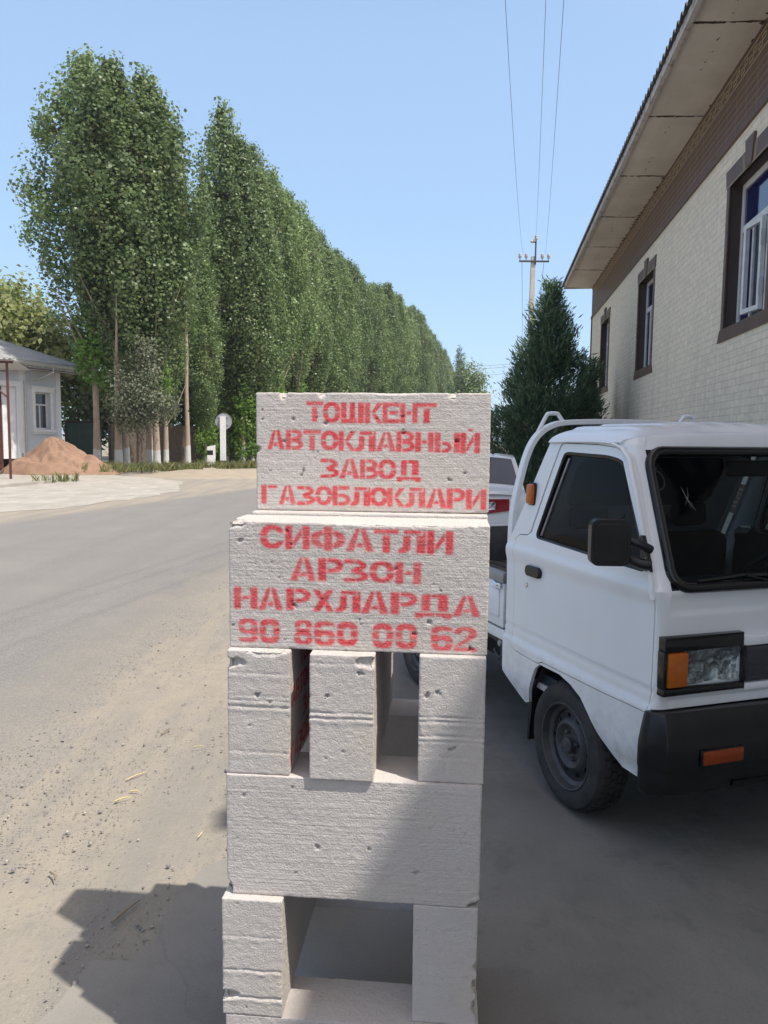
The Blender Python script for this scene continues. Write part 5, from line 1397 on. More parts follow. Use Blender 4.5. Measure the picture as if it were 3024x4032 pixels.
def px(p, d):         # ground position standing d metres ahead, seen at picture column p (of 1659)
    return ((p-829.5+0)/1660.*(d*.9955+.156), d, 0)
G1 = 'poplars of the near clump beside the house'
near = [ (0, (-13.75, 36.8), 1.0, (.99, .885), 'poplar nearest the house, bright green tuft low on its whitewashed trunk', SPR_HIGH),
         (1, (-12.3, 35.6), 2.1, (.98, .885), 'poplar of the near clump just right of the one with the bright tuft', None),
         (3, (-11.4, 37.4), 3.0, (.95, .885), 'poplar of the near clump behind the left half of the grey green bushy tree', SPR_MID),
         (1, (-10.9, 36.9), 4.2, (.92, .86), 'poplar of the near clump on the right edge of the grey green bushy tree', None),
         (2, (-11.75, 41.4), 5.0, (.78, .84), 'slender whitewashed poplar right of the grey green bushy tree', None),
         (3, (-13.9, 41.5), .4, (.95, .90), 'poplar standing in the shade behind the near clump', None)]
for k, (x, y), rz, sc, lb, sp in near: poplar(k, (x, y, 0), rz, sc, lb, G1, sp)
G2 = 'poplars of the long row along the road'
rnd = random.Random(21)
spec = [(417, 42.0, .50, 'bare thin poplar trunk in the dark gap between the two clumps', None), ]
row = [(444, 46, .62, SPR_LOW2), (488, 49, 1.12, SPR_LOW), (514, 50, 1.03, SPR_LOW2), (524, 48.6, 1.04, SPR_LOW), (545, 52, 1.05, SPR_LOW2), (560, 49.5, .98, SPR_LOW), (585, 56, 1.04, SPR_LOW2), (600, 53, .96, SPR_LOW), (622, 60, 1.03, SPR_LOW2), (640, 57, .95, SPR_LOW), (655, 65, 1.04, SPR_LOW2), (672, 62, .96, SPR_LOW), (690, 71, 1.03, SPR_LOW), (706, 68, .96, SPR_LOW2), (722, 78, 1.03, SPR_LOW), (735, 74, .95, None), (748, 85, 1.03, SPR_LOW), (762, 82, .97, None), (775, 92, 1.04, None), (788, 90, .98, None), (800, 98, 1.03, None), (812, 94, 1.0, None),
       (824, 100, 1.06, None), (834, 97, 1.03, None), (845, 106, 1.06, None), (856, 104, 1.02, None), (866, 113, 1.05, None), (876, 112, 1.0, None), (886, 121, 1.05, None), (896, 122, 1.02, None), (905, 130, 1.05, None), (914, 134, 1.03, None), (923, 143, 1.05, None), (931, 150, 1.04, None), (939, 161, 1.06, None), (947, 172, 1.06, None), (955, 184, 1.06, None), (962, 198, 1.06, None), (969, 214, 1.06, None), (976, 232, 1.06, None)]
named = {0: 'first poplar of the long row, right of the dark gap', 1: 'poplar of the long row with leafy shoots behind the small striped bollard', 2: 'poplar of the long row rising just right of the round sign', 3: 'poplar of the long row closest to the left edge of the topmost block'}
for i, (p, d, s, sp) in enumerate(row):
    k = (2, 3, 1, 2, 0)[i % 5]; ratio = (21, 20, 21.5, 20.5)[k]
    lb = named.get(i, 'tall poplar of the dense row running along the road behind the block stack')
    s *= .885+.085*min(1, max(0, (d-50)/90))-.03*max(0, 1-abs(d-70)/18)
    poplar(k, px(p, d), rnd.uniform(0, 6.28), (s*rnd.uniform(.92, 1.08), s*21.2/ratio*rnd.uniform(.965, 1.035)), lb, G2, sp)
for i, (p, d, s_) in enumerate(((300, 52, .92), (352, 55, .95), (398, 57, .86), (428, 60, .80), (470, 63, .9), (520, 66, .9), (570, 72, .9), (620, 78, .9))):
    poplar((2, 3)[i % 2], px(p, d), i*1.3, (s_, s_), 'poplar of the second rank, in shade behind the poplars along the road', 'poplars of the shaded second rank', SPR_LOW2 if i % 2 else SPR_LOW)
root = thing('poplar_tree', px(405, 43.5), 0, spec[0][3], 'tree', G2); ob('trunk', trunk_mesh('trunk', 17, .15, 'bark', 77, ((9, 1, .9, 2, .05), (11, 4, .8, 2, .05))).data, root); 
# the helper above also linked its template object: drop templates without parents
for o in list(COL.objects):
    if o.type == 'MESH' and o.name.startswith('trunk') and o.parent is None: COL.objects.unlink(o)

def blob_tree(name, loc, H, lobes, mat, lsize, per, cs, seed, label, group=None, bark='bark2', r0=.12, n=160, tr_h=None):
    rs = np.random.RandomState(seed); Ps = []; Os = []
    for (cx, cy, cz, rx, ry, rz_, share) in lobes:
        k = int(n*share); d = rs.normal(size=(k, 3)); d /= np.linalg.norm(d, axis=1, keepdims=True); rr_ = rs.rand(k, 1)**.38
        C = np.array([cx, cy, cz])+d*rr_*np.array([rx, ry, rz_])
        m_ = rs.poisson(per, k)+2; idx = np.repeat(np.arange(k), m_); off = rs.normal(size=(len(idx), 3))*cs
        Ps.append(C[idx]+off); Os.append(d[idx]*.8+off/cs*.5)
    root = thing(name, loc, 0, label, 'tree', group)
    ob('crown', leaf_mesh('crown', np.concatenate(Ps), lsize, mat, seed, .2, .6, np.concatenate(Os)), root)
    rnd = random.Random(seed)
    limbs = [(H*.26+H*.04*k, rnd.uniform(0, 6.28), abs(lobes[k % len(lobes)][3])*rnd.uniform(.6, .95), H*rnd.uniform(.15, .38), r0*.4) for k in range(9)]
    t = trunk_mesh('trunk', tr_h or H*.7, r0, bark, seed, limbs); t.parent = root
    return root
blob_tree('apple_tree', (-11.0, 34.9, 0), 6.4, [(-.2, 0, 3.6, 1.35, 1.3, 1.7, .55), (.75, .1, 3.0, .95, .9, 1.0, .2), (-.7, 0, 2.6, .9, .9, 1.0, .15), (.3, 0, 5.2, .65, .6, 1.0, .14)], 'dusty', .135, 26, .24, 41,
          'grey green bushy tree with drooping leaves in front of the near poplars', r0=.05, n=210)
blob_tree('walnut_tree', (-22.6, 45.5, 0), 12.5, [(0, 0, 7.8, 3.8, 3.2, 2.8, .45), (-3.2, 0, 8.2, 2.6, 2.6, 2.6, .2), (3.0, 0, 6.6, 3.0, 2.4, 2.6, .35)], 'walnut', .34, 30, .5, 42,
          'broad yellow green walnut tree rising behind the pale house', r0=.25, n=330)
blob_tree('walnut_tree', (-18.3, 47.5, 0), 8.0, [(0, 0, 4.0, 3.2, 2.2, 2.6, .6), (2.0, -.4, 3.4, 1.8, 1.8, 2.2, .4)], 'poplar', .30, 24, .5, 43,
          'dark leafy tree filling the gap above the green gate', r0=.2, n=260)
blob_tree('poplar_tree', (-29.3, 60, 0), 13.6, [(0, 0, 9.5, 1.0, 1.0, 4.0, 1)], 'poplar', .26, 22, .42, 44, 'distant poplar tip showing above the walnut tree at the left edge', r0=.2, n=160)
x, y, _ = px(1003, 122)
blob_tree('roadside_tree', (x, y, 0), 14, [(0, 0, 7.0, 3.0, 3.0, 6.6, .6), (1.3, 0, 8.6, 2.4, 2.4, 5.0, .4)], 'poplar', .42, 26, .62, 45, 'rounder roadside tree at the far right end of the poplar row', r0=.2, n=230)
for p, d, hh, lb in ((986, 170, 22.0, 'thin dark spire of a far poplar, left of a pair beyond the row'), (994, 172, 21.0, 'thin dark spire of a far poplar, right of a pair beyond the row')):
    x, y, _ = px(p, d); blob_tree('cypress_tree', (x, y, 0), hh, [(0, 0, hh*.62, .55, .55, hh*.38, 1)], 'conifer', .35, 20, .3, int(p), lb, r0=.15, n=110)

# conifers beside the tiled building
def conifer(name, loc, H, env, mat, n, seed, label, blade=.10, sp=16):
    rs = np.random.RandomState(seed); V = []; 
    C = []; D = []
    while len(C) < n:
        t = rs.rand(); ph = rs.rand()*2*pi; R = env(t, ph)
        if rs.rand() > R/env.rmax*.9+.12: continue
        k = rs.rand()**.42; C.append((R*k*cos(ph), R*k*sin(ph), .05+H*t)); D.append((cos(ph)*.75, sin(ph)*.75, .85))
    C = np.array(C); D = np.array(D)
    idx = np.repeat(np.arange(n), sp); m = len(idx)
    d = D[idx]+rs.normal(size=(m, 3))*.42; d /= np.linalg.norm(d, axis=1, keepdims=True)
    base = C[idx]+rs.normal(size=(m, 3))*.055+D[idx]*(rs.rand(m, 1)-.5)*.26
    w_ = np.cross(d, rs.normal(size=(m, 3))); w_ /= np.linalg.norm(w_, axis=1, keepdims=True)
    L = (blade*(.6+.8*rs.rand(m)))[:, None]; wd = L*.10
    a = base-d*L*.5; b_ = base+w_*wd; c = base+d*L*.6; e = base-w_*wd
    Vv = np.stack([a, b_, c, e], 1).reshape(-1, 3); N = m
    me = bpy.data.meshes.new('crown'); me.vertices.add(4*N); me.vertices.foreach_set('co', Vv.ravel()); me.loops.add(4*N)
    me.loops.foreach_set('vertex_index', np.arange(4*N).astype(np.int32)); me.polygons.add(N)
    me.polygons.foreach_set('loop_start', np.arange(0, 4*N, 4).astype(np.int32)); me.polygons.foreach_set('loop_total', np.full(N, 4, np.int32))
    me.materials.append(MAT[mat]); me.update(calc_edges=True); me.validate()
    root = thing(name, loc, 0, label, 'tree'); ob('crown', me, root)
    t = trunk_mesh('trunk', H*.93, .08, 'bark2', seed, [(H*(.1+.07*k), k*2.4, env(.1+.07*k, k*2.4)*.8, .35, .03) for k in range(10)]); t.parent = root
def env1(t, ph):
    R = min(1.2, (1-t)*4.8*.40) if t < .93 else (1-t)*4.8*.26+.02
    return R*(1+.20*sin(ph*3+t*14)+.16*sin(ph*2-t*27)+.10*sin(t*41+ph))+.035
env1.rmax = 1.5
conifer('conifer_tree', (3.36, 16, 0), 4.72, env1, 'conifer', 2100, 51, 'dark pointed conifer, broad at its foot, between the sedan and the tiled building', .105, 36)
def env2(t, ph): return .62*(1-t)**.7*(1+.2*sin(ph*3+t*9))+.03
env2.rmax = .75
conifer('conifer_tree', (4.55, 17.6, 0), 3.2, env2, 'conifer', 420, 52, 'lower dark conifer pressed against the far corner of the tiled building', .11, 30)
conifer('conifer_tree', (6.6, 25.5, 0), 4.0, env2, 'conifer2', 300, 53, 'small pale green conifer tip peeping beside the far corner of the tiled building', .12, 26)
# low shed whose brown roof edge shows behind the conifers
sh = thing('garden_shed', (6.9, 30, 0), 0, 'low shed with a brown sloping roof behind the conifers', 'shed')
MB().box(-1.6, 1.6, 0, 3, 0, 2.6).build('wall', 'mudbrick', sh)
MB().prism([(-1.9, 2.95), (1.9, 2.45), (1.9, 2.55), (-1.9, 3.05)], 1, -.3, 3.3).build('roof', 'brown', sh)

# ================================================================== LEFT SIDE: HOUSE, GATE, SAND, CANOPY
HR = Vector((-16.25, 38.7, 0)); ha = Vector((-.392, -.920, 0)); HROT = atan2(ha.y, ha.x)
# local axes: x along the road wall towards the photographer, y outward... (x cross y = z) so outward is +y after rotation
hs = thing('pale_house', HR, HROT, 'pale blue rendered house with white trim and grey corrugated hip roof', 'house')
oy = 1 if Vector((-ha.y, ha.x, 0)).dot(Vector((.92, -.392, 0))) > 0 else -1
HL = 13.0; HT = 4.75
def hb(m, x0, x1, y0, y1, z0, z1, mi=0):
    a, b_ = sorted((y0*oy, y1*oy)); return m.box(x0, x1, a, b_, z0, z1, mi)
m = MB(); wx0, wx1, wz0, wz1 = .62, 1.55, 1.95, 3.72
hb(m, 0, wx0, -.25, 0, .55, HT); hb(m, wx1, 2.62, -.25, 0, .55, HT); hb(m, wx0, wx1, -.25, 0, .55, wz0); hb(m, wx0, wx1, -.25, 0, wz1, HT); hb(m, 2.62, 4.1, -.25, 0, 3.9, HT); hb(m, 4.1, HL, -.25, 0, .55, HT)
hb(m, 0, .25, -7, -.25, .55, HT); hb(m, HL-.25, HL, -7, -.25, .55, HT); hb(m, .25, HL-.25, -7, -6.8, .55, HT); hb(m, .25, HL-.25, -6.8, -.25, HT-.1, HT-.02)
m.build('wall', 'housewall', hs)
m = MB(); hb(m, -.05, 2.62, -.3, .06, 0, .55); hb(m, 4.1, HL, -.3, .06, 0, .55); hb(m, -.05, .1, -7, -.3, 0, .55); m.build('plinth', 'plinth', hs)
m = MB(); hb(m, -.03, .24, -.02, .05, .55, HT); hb(m, 2.10, 2.45, -.02, .06, .55, HT); hb(m, 2.06, 2.49, -.02, .09, .55, .80); hb(m, 2.36, 2.62, -.02, .09, .55, 4.0); hb(m, 2.36, 4.4, -.02, .10, 3.9, 4.15); hb(m, 4.1, 4.4, -.02, .09, .55, 4.0)
m.build('corner_pilaster', 'whitetrim', hs)
m = MB()
hb(m, wx0-.16, wx0, -.02, .06, wz0-.02, wz1+.02); hb(m, wx1, wx1+.16, -.02, .06, wz0-.02, wz1+.02); hb(m, wx0-.20, wx1+.20, -.02, .10, wz1+.02, wz1+.20); hb(m, wx0-.26, wx1+.26, -.02, .15, wz1+.20, wz1+.28); hb(m, wx0-.24, wx1+.24, -.02, .16, wz0-.14, wz0-.02); hb(m, wx0-.18, wx1+.18, -.02, .10, wz0-.24, wz0-.14)
hw_ = m.build('window', 'whitetrim', hs)
m = MB(); hb(m, wx0, wx1, -.24, -.20, wz0, wz0+.07); hb(m, wx0, wx1, -.24, -.20, wz1-.07, wz1); hb(m, wx0, wx0+.07, -.24, -.20, wz0, wz1); hb(m, wx1-.07, wx1, -.24, -.20, wz0, wz1); hb(m, wx0, wx1, -.24, -.195, wz1-.62, wz1-.55); hb(m, (wx0+wx1)/2-.035, (wx0+wx1)/2+.035, -.24, -.195, wz0, wz1-.6)
m.build('frame', 'upvc', hw_)
m = MB(); hb(m, wx0, wx1, -.235, -.225, wz0, wz1); m.build('pane', 'rearglass', hw_)
m = MB(); hb(m, 3.35, 4.1, -.18, -.10, .1, 3.9); hb(m, 2.62, 3.35, -.2, -.06, .55, 3.9, 1)
for k in range(3): hb(m, 3.40+k*.23, 3.58+k*.23, -.10, -.08, .4, 1.8); hb(m, 3.40+k*.23, 3.58+k*.23, -.10, -.08, 2.0, 3.7)
m.build('door', ['maroon', 'whitetrim'], hs)
# eaves: boxed gutter with brackets, hip roof of corrugated slate
OVH = .85; ZE = 4.95
m = MB(); hb(m, -OVH, HL+OVH, -7-OVH, OVH-.02, HT-.015, HT+.01); m.build('soffit', 'maroon', hs)
m = MB(); P = [(-OVH-.02, (OVH)*oy, ZE+.02), (HL+OVH, (OVH)*oy, ZE+.02)]; m.tube(P, .115, 10); m.tube([(-OVH-.02, OVH*oy, ZE+.02), (-OVH-.02, -7*oy-OVH*oy, ZE+.02)], .115, 10)
m.tube([(1.15, OVH*oy, ZE-.05), (1.15, OVH*oy, ZE-.28), (1.55, .32*oy, ZE-.62), (2.2, .12*oy, ZE-.75), (2.2, .12*oy, .4)], .055, 8)
for k in range(18):
    x = -OVH+.35+k*.72; hb(m, x, x+.05, OVH-.35, OVH+.10, ZE-.16, ZE-.10); hb(m, x+.16, x+.21, OVH-.35, OVH+.10, ZE-.16, ZE-.10)
gu = m.build('gutter', 'gutter', hs, 40)
m = MB(); hb(m, -OVH+.02, HL+OVH, OVH-.36, OVH-.06, ZE-.24, ZE-.05); hb(m, -OVH+.02, -OVH+.3, -7-OVH, OVH-.06, ZE-.24, ZE-.05); m.build('fascia', 'gutter', gu)
RS = .42; hwid = (7+2*OVH)/2
def rp(x, d): return (x, (OVH+.06-d)*oy, ZE+.13+RS*d)
def plane_corr(fn, n, flip=False):
    V = []; 
    for i in range(n+1):
        a, b_ = fn(i/n); c = .025*sin(2*pi*i*1.0/8*2)
        V += [(a[0], a[1], a[2]+c), (b_[0], b_[1], b_[2]+c)]
    return V, [(2*i, 2*i+1, 2*i+3, 2*i+2) for i in range(n)]
m = MB(); W0 = -OVH-.06; W1 = HL+OVH
def front_(t):
    x = W0+(W1-W0)*t; d = min(hwid, x-W0, W1-x+.001); return rp(x, 0), rp(x, max(d, .002))
v, f = plane_corr(front_, 640); m.add(v, f)
def hip(t):
    d0 = 2*hwid*t; d = min(d0, 2*hwid-d0); y0 = (OVH+.06-d0)*oy
    return (W0, y0, ZE+.13), (W0+max(d, .002), y0, ZE+.13+RS*max(d, .002))
v, f = plane_corr(hip, 380); m.add(v, f)
m.add([rp(W1, 0), rp(W1-hwid, hwid), (W1, (OVH+.06-2*hwid)*oy, ZE+.13)], [(0, 1, 2)]); m.add([(W0, (OVH+.06-2*hwid)*oy, ZE+.13), (W1, (OVH+.06-2*hwid)*oy, ZE+.13), rp(W1-hwid, hwid), rp(W0+hwid, hwid)], [(0, 1, 2, 3)])
m.build('roof', 'oldslate', hs, 50)

# canopy of dark red steel tube in front of the house
cp = thing('steel_canopy', (-13.25, 27.24, 0), radians(18), 'dark red steel tube canopy post with cross beam at the left edge', 'canopy')
m = MB(); m.box(-.04, .04, -.04, .04, 0, 4.15); m.build('post', 'maroon', cp)
m = MB(); m.box(-4, .20, -.04, .04, 4.15, 4.23); m.box(-4, .0, -.03, .03, 3.86, 3.90); m.tube([(-.0, 0, 2.95), (-.9, 0, 3.86)], .035, 6); m.build('beam', 'maroon', cp)
m = MB(); m.grid(lambda u, v_: (-4+4.25*u, -.3+5*v_, 4.28+.02*sin(u*150)), 120, 1); m.build('sheet_roof', 'gutter', cp, 60)
m = MB(); m.box(-.04-3.6, .04-3.6, -.04, .04, 0, 4.15); m.build('post', 'maroon', cp)
kb = MB(); kb.prism([(-16, 23.3), (-12.05, 23.75), (-11.55, 26.6), (-13.0, 27.7), (-17.5, 27.5)], 2, -.03, .10); k_ = kb.build('kerb', 'forecourt'); tag(k_, kind='structure')

# green gate and old fence behind the trees
gt = thing('green_gate', (-17.75, 43.1, 0), radians(8), 'dark green sheet metal gate with brown frame between house and poplars', 'gate')
m = MB(); m.box(0, 1.72, -.03, .03, .08, 2.36)
for k in range(9): m.box(.04+k*.19, .07+k*.19, -.05, .03, .1, 2.34)
m.build('gate_leaf', 'gate', gt)
m = MB(); m.box(-.1, 0, -.06, .06, 0, 2.48); m.box(1.72, 1.84, -.06, .06, 0, 2.48); m.box(0, 1.72, -.06, .06, 2.36, 2.48); m.build('frame', 'darkbrown', gt)
fe = MB(); p0 = Vector((-15.9, 44.5, 0))
for a, b_, h in (((-15.9, 44.6), (-12.0, 50.0), 2.35), ((-12.0, 50.0), (-4.2, 63), 2.3), ((-4.2, 63), (9, 96), 2.3)):
    d = Vector((b_[0]-a[0], b_[1]-a[1], 0)); n_ = Vector((d.y, -d.x, 0)).normalized()*.15; A = Vector((*a, 0)); B_ = Vector((*b_, 0))
    fe.add([A-n_, B_-n_, B_+n_, A+n_, A-n_+Vector((0, 0, h)), B_-n_+Vector((0, 0, h)), B_+n_+Vector((0, 0, h)), A+n_+Vector((0, 0, h))], [(0, 3, 2, 1), (4, 5, 6, 7), (0, 1, 5, 4), (1, 2, 6, 5), (2, 3, 7, 6), (3, 0, 4, 7)])
tag(fe.build('brick_fence', 'mudbrick'), 'old dark brick fence in the shade behind the poplar trunks', 'fence')

# sand heap
def sand(u, v_):
    a = 2*pi*u; r = v_; ca, sa = cos(a), sin(a)
    rx = 2.45; ry = 1.55; n1 = vnoise(np.array([[ca*1.6+3, sa*1.6, r*2.2]]), 61)[0]; n2 = vnoise(np.array([[ca*5, sa*5, r*6.5]]), 62)[0]; n3 = vnoise(np.array([[ca*13*r, sa*13*r, r*13]]), 63)[0]
    h = (1-r)**.92*(1.62) + (n1-.5)*.30*sin(pi*min(1, r*1.05))+(n2-.5)*.26*sin(pi*r)**.7+(n3-.5)*.08*sin(pi*r)
    k = .22*sm(.15, .4, r)*sm(.75, .5, r)*max(0, cos(a+2.2))     # dug face on the near left
    return (rx*r*ca*(1+.12*sin(2*a+1)+.08*sin(5*a))-.15*(1-r), ry*r*sa*(1+.1*sin(3*a)), max(-.02, h-k) if r < .999 else -.02)
m = MB().grid(sand, 130, 44); o = m.build('sand_heap', 'sand', None, 75); o.location = (-14.35, 33.6, 0)
tag(o, 'heap of reddish brown sand tipped in front of the pale house', 'sand heap')
o.rotation_euler = (0, 0, radians(-8))
st = thing('tree_stump', (-12.55, 33.7, 0), 0, 'short dark stump standing at the right foot of the sand heap', 'stump')
MB().tube([(0, 0, -.05), (.01, 0, .3), (-.02, .02, .62)], [.10, .085, .08], 9).build('stem', 'bark2', st, 60)

# road sign seen from behind, striped bollard
sg = thing('road_sign', (-7.84, 37.4, 0), radians(4), 'round road sign seen from its grey back on a white concrete post', 'sign')
m = MB(); m.box(-.13, .13, -.09, .09, .52, 2.66); m.build('post', 'whitepost', sg)
m = MB(); m.box(-.132, .132, -.092, .092, -.1, .519); m.build('post_foot', 'iron', sg)
m = MB(); m.lathe([(0, .12), (.38, .12), (.40, .10), (.40, .085), (.385, .10), (0, .104)], 36, M=Matrix.Translation((0.03, 0, 2.42))); sd_ = m.build('sign_disc', 'signback', sg, 40)
m = MB(); m.box(-.27, .27, .078, .1, 2.60, 2.64); m.build('clamp', 'steel', sd_); m = MB(); m.box(-.27, .27, .078, .1, 2.22, 2.26); m.build('clamp', 'steel', sd_)
bo = thing('striped_bollard', (-9.67, 43.0, 0), radians(10), 'low white roadside bollard with a black stripe and slanted top', 'bollard')
m = MB(); m.prism([(-.22, .0), (.22, 0), (.22, 1.22), (-.22, 1.12)], 1, -.13, .13); m.build('body', 'whitepost', bo)
m = MB(); m.box(-.224, .10, -.134, .134, .66, .92); m.build('stripe', 'gloss', bo)

# grass and weeds along the verge (uncountable)
def blades(name, pts, h, n_each, spread, seed, mat='grass'):
    rs = np.random.RandomState(seed); P = np.repeat(np.array(pts), n_each, 0); n = len(P)
    b_ = P+rs.normal(size=(n, 3))*np.array([spread, spread, 0]); a = rs.rand(n)*6.28; hh = h*(.4+.9*rs.rand(n)); ln = rs.normal(size=(n, 2))*.35
    w_ = .012+.010*rs.rand(n); dx, dy = np.cos(a)*w_, np.sin(a)*w_
    V = np.stack([b_+np.stack([-dx, -dy, 0*a], 1), b_+np.stack([dx, dy, 0*a], 1), b_+np.stack([ln[:, 0]*hh*.5+dx*.6, ln[:, 1]*hh*.5+dy*.6, hh*.65], 1), b_+np.stack([ln[:, 0]*hh, ln[:, 1]*hh, hh], 1)], 1).reshape(-1, 3)
    me = bpy.data.meshes.new(name); me.from_pydata(V.tolist(), [], np.arange(4*n).reshape(n, 4).tolist()); me.materials.append(MAT[mat]); me.update()
    return tag(ob(name, me), kind='stuff')
rs_ = np.random.RandomState(8)
line = [(-12.6, 33.6), (-11, 34.0), (-9.8, 34.8), (-8.2, 36.5), (-6.8, 38.2), (-5.2, 39.3), (-3.0, 43), (0, 52)]
pts = []
for (x0, y0), (x1, y1) in zip(line, line[1:]):
    k = int(math.hypot(x1-x0, y1-y0)*9)
    for i in range(k): t = rs_.rand(); pts.append((x0+(x1-x0)*t+rs_.normal()*.25, y0+(y1-y0)*t+rs_.normal()*.55, .06+.16*rs_.rand()))
blades('verge_grass', pts, .34, 42, .13, 9)
pts = [(-11.9+.5*t+rs_.normal()*.12, 25.6+2*t+rs_.normal()*.2, .02) for t in rs_.rand(14)]
blades('kerb_weeds', pts[:9], .30, 16, .09, 10)

# ================================================================== UTILITY POLE AND WIRES
up = thing('utility_pole', (6.42, 35, 0), 0, 'concrete utility pole with dark cross arm and brown insulators above the conifer', 'utility pole')
m = MB(); k = 0
V = [(-.13, -.12, -.1), (.13, -.12, -.1), (.13, .12, -.1), (-.13, .12, -.1), (-.01, -.09, 9.77), (.17, -.09, 9.77), (.17, .09, 9.77), (-.01, .09, 9.77)]
m.add(V, [(0, 3, 2, 1), (4, 5, 6, 7), (0, 1, 5, 4), (1, 2, 6, 5), (2, 3, 7, 6), (3, 0, 4, 7)]); m.build('post', 'concpole', up)
m = MB(); m.box(-.56, .76, -.16, -.10, 9.50, 9.57); m.box(.13, .19, -.13, -.07, 9.4, 10.42); m.box(-.02, .16, -.13, -.09, 10.34, 10.38)
for x in (-.53, -.255, .455, .73): m.tube([(x, -.13, 9.56), (x, -.13, 9.68)], .014, 6)
m.build('cross_arm', 'iron', up)
for x, z in ((-.53, 9.66), (-.255, 9.66), (.455, 9.66), (.73, 9.66), (.16, 10.44)):
    m = MB(); M_ = Matrix.Translation((x, -.13, z)) @ Matrix.Rotation(pi/2, 4, 'X'); m.lathe([(0, 0), (.05, 0), (.075, .03), (.05, .06), (.075, .085), (.06, .115), (.07, .15), (.055, .19), (.03, .22), (0, .225)], 16, M=M_); m.build('insulator', 'insul', up, 50)
m = MB(); M_ = Matrix.Translation((-.06, -.13, 10.36)) @ Matrix.Rotation(radians(60), 4, 'Y') @ Matrix.Rotation(pi/2, 4, 'X'); m.lathe([(0, 0), (.05, 0), (.07, .04), (.05, .08), (.06, .14), (0, .17)], 16, M=M_); m.build('insulator', 'insul', up, 50)
WIRES = [((6.02, 34.87, 9.87), (1.71, 12, 8.11), 'left overhead wire from the pole cross arm towards the viewer'), ((6.58, 34.87, 10.67), (2.50, 13, 8.62), 'middle overhead wire from the top insulator of the pole'), ((7.01, 34.87, 9.87), (2.573, 12, 8.12), 'right overhead wire from the pole cross arm towards the viewer')]
for a, b_, lb in WIRES:
    A, B_ = Vector(a), Vector(b_); E_ = A+(B_-A)*2; E_.z = A.z; P = []
    sag = (A.z-B_.z)
    for i in range(41):
        t = i/40; p = A.lerp(E_, t); p.z = A.z-sag*4*t*(1-t); P.append(p)
    tag(MB().tube(P, .0045, 5).build('overhead_wire', 'wire', None, 60), lb, 'wire', 'wires strung from the utility pole')
for a, lb in (((6.02, 35.1, 9.6), 'left wire running on from the pole into the distance'), ((7.0, 35.1, 9.6), 'right wire running on from the pole behind the conifer')):
    A = Vector(a); E_ = A+Vector((7.6, 42, .6)); P = []
    for i in range(25): t = i/24; p = A.lerp(E_, t); p.z -= .7*4*t*(1-t); P.append(p)
    tag(MB().tube(P, .011, 5).build('overhead_wire', 'wire', None, 60), lb, 'wire', 'wires strung from the utility pole')
for (xa, xb, d, ya, yb, lb) in ((955, 1085, 150, 789, 787, 'topmost thin far wire above the end of the poplar row'), (965, 1110, 150, 797, 790, 'second thin far wire above the end of the poplar row'), (985, 1105, 150, 812, 803, 'lowest thin far wire above the end of the poplar row')):
    P = []
    for i in range(9):
        t = i/8; pxx = xa+(xb-xa)*t; yy = ya+(yb-ya)*t+3*sin(pi*t); P.append(((pxx-829.5)/1660*d, d, EYE+(948-yy)/1660*d))
    P = [(-20, 152, P[0][2]+.6)]+P+[(60, 149, P[-1][2]+2)]
    tag(MB().tube(P, .03, 4).build('far_wire', 'wire', None, 60), lb, 'wire', 'far wires crossing the road')

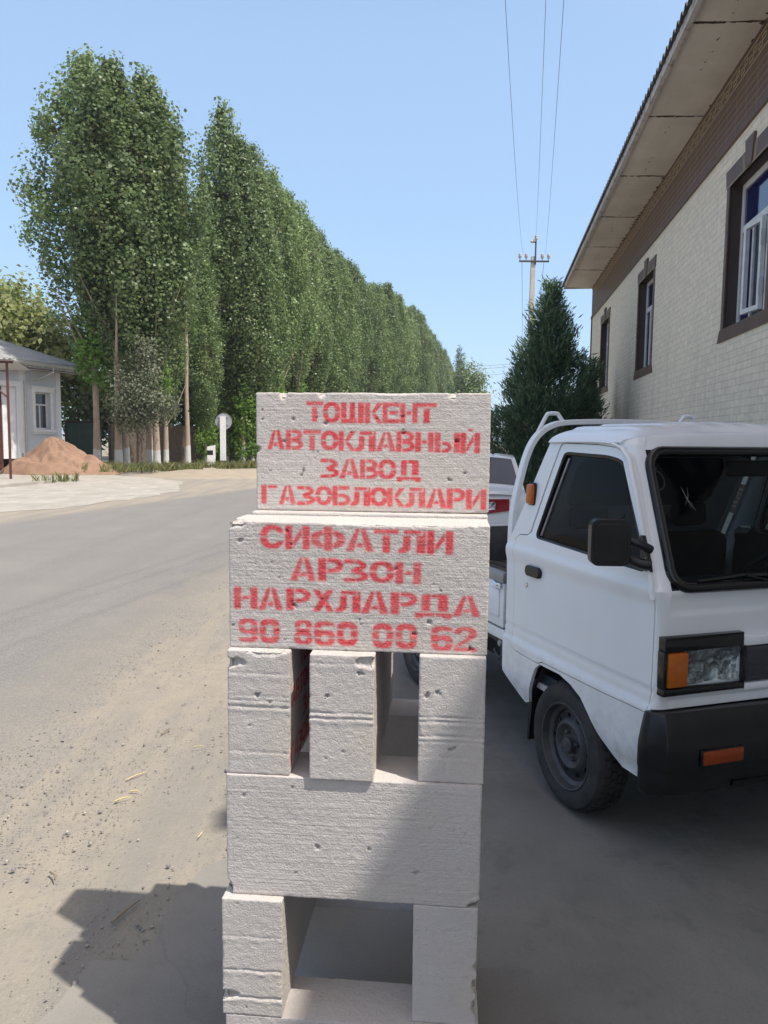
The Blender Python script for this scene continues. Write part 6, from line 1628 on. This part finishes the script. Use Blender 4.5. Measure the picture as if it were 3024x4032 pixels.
# ================================================================== GRAVEL, STRAW
def gravel():
    rs = np.random.RandomState(12); ico = bmesh.new(); bmesh.ops.create_icosphere(ico, subdivisions=1, radius=1); bv = np.array([v.co[:] for v in ico.verts]); bf = np.array([[v.index for v in f.verts] for f in ico.faces]); ico.free()
    N = 26000; y = 1.7+(rs.rand(N)**1.7)*8.5; x = -.35-(rs.rand(N))*(.9+y*.42)
    band = vnoise(np.stack([x*2.2, y*1.3, 0*x], 1), 71); keep = rs.rand(N) < np.clip((band-.32)*2.6, .08, 1)
    yard = x > np.interp(y, [1.75, 2.09, 2.36, 2.6, 3.1, 3.6, 5, 7, 11], [-1.0, -.90, -.76, -.70, -.54, -.40, -.08, .3, .9])
    keep &= ~(yard & (rs.rand(N) > .09)); x, y = x[keep], y[keep]; N = len(x)
    s = np.minimum(.0022+rs.pareto(2.8, N)*.0015, .0095)
    V = []; 
    sc = s[:, None]*np.stack([.8+.6*rs.rand(N), .7+.5*rs.rand(N), .4+.3*rs.rand(N)], 1); a = rs.rand(N)*6.28
    b_ = bv[None]*(1+rs.uniform(-.22, .22, (N, len(bv), 1)))*sc[:, None]; c, sn = np.cos(a)[:, None], np.sin(a)[:, None]
    X = b_[..., 0]*c-b_[..., 1]*sn+x[:, None]; Y = b_[..., 0]*sn+b_[..., 1]*c+y[:, None]
    onroad = np.clip((-.9-x)/.5, 0, 1)*.006
    Z = b_[..., 2]+(s*.22)[:, None]+onroad[:, None]+.002
    V = np.stack([X, Y, Z], -1).reshape(-1, 3); F = (bf[None]+(np.arange(N)*len(bv))[:, None, None]).reshape(-1, 3)
    me = bpy.data.meshes.new('gravel'); me.vertices.add(len(V)); me.vertices.foreach_set('co', V.ravel()); me.loops.add(F.size); me.loops.foreach_set('vertex_index', F.ravel().astype(np.int32)); me.polygons.add(len(F))
    me.polygons.foreach_set('loop_start', np.arange(0, F.size, 3).astype(np.int32)); me.polygons.foreach_set('loop_total', np.full(len(F), 3, np.int32)); me.materials.append(MAT['stone']); me.update(calc_edges=True); me.validate()
    tag(ob('gravel', me), kind='stuff')
gravel()
def gp(p, q):      # a picture point on the ground
    a = (p-829.5)/1660; b_ = -(q-1106)/1660; a0 = a*cos(ROLL)-b_*sin(ROLL); b0 = a*sin(ROLL)+b_*cos(ROLL)
    d = Vector((a0, cos(PITCH)+b0*sin(PITCH), -sin(PITCH)+b0*cos(PITCH))); t = -EYE/d.z; return Vector((d.x*t, d.y*t, .012))
for (a, b_, r, mt, lb) in (((241, 2000), (302, 1951), .0045, 'twig', 'long pale stick lying in the shadow of the stack'), ((272, 1690), (318, 1672), .0028, 'straw', 'longest yellow straw lying on the dirt'), ((280, 1715), (303, 1716), .0032, 'straw', 'short stout straw just below the longest one'), ((247, 1736), (284, 1727), .003, 'straw', 'yellow straw lying lowest of the three on the sunlit dirt'), ((418, 1618), (441, 1617), .0025, 'straw', 'pair of thin straws near the edge of the stack'), ((428, 1815), (438, 1802), .0025, 'straw', 'tiny straw just above the shadow by the stack'), ((108, 1890), (120, 1908), .004, 'twig', 'short dark twig left of the shadow'), ((348, 1590), (368, 1578), .004, 'twig', 'dry curled leaf stalk on the dirt above the straws')):
    A, B_ = gp(*a), gp(*b_); mid = (A+B_)/2+Vector((.004, .003, .006))
    tag(MB().tube([A, mid, B_], [r, r*.9, r*.5], 6).build('dry_stalk', mt, None, 60), lb, 'straw' if mt == 'straw' else 'twig', 'straws and twigs on the dirt')

# ================================================================== SUMMER HAZE
hz = MB().box(-905, 905, -905, 905, -1.05, 27.5).build('haze', 'ground')
hm = bpy.data.materials.new('summer_haze'); hm.use_nodes = True; hn = hm.node_tree; hn.nodes.remove(hn.nodes['Principled BSDF'])
pv = hn.nodes.new('ShaderNodeVolumePrincipled'); pv.inputs['Color'].default_value = (.90, .94, 1.0, 1); pv.inputs['Density'].default_value = .00045; pv.inputs['Anisotropy'].default_value = .3
hn.links.new(pv.outputs[0], hn.nodes['Material Output'].inputs['Volume']); hz.data.materials.clear(); hz.data.materials.append(hm)
tag(hz, kind='stuff')
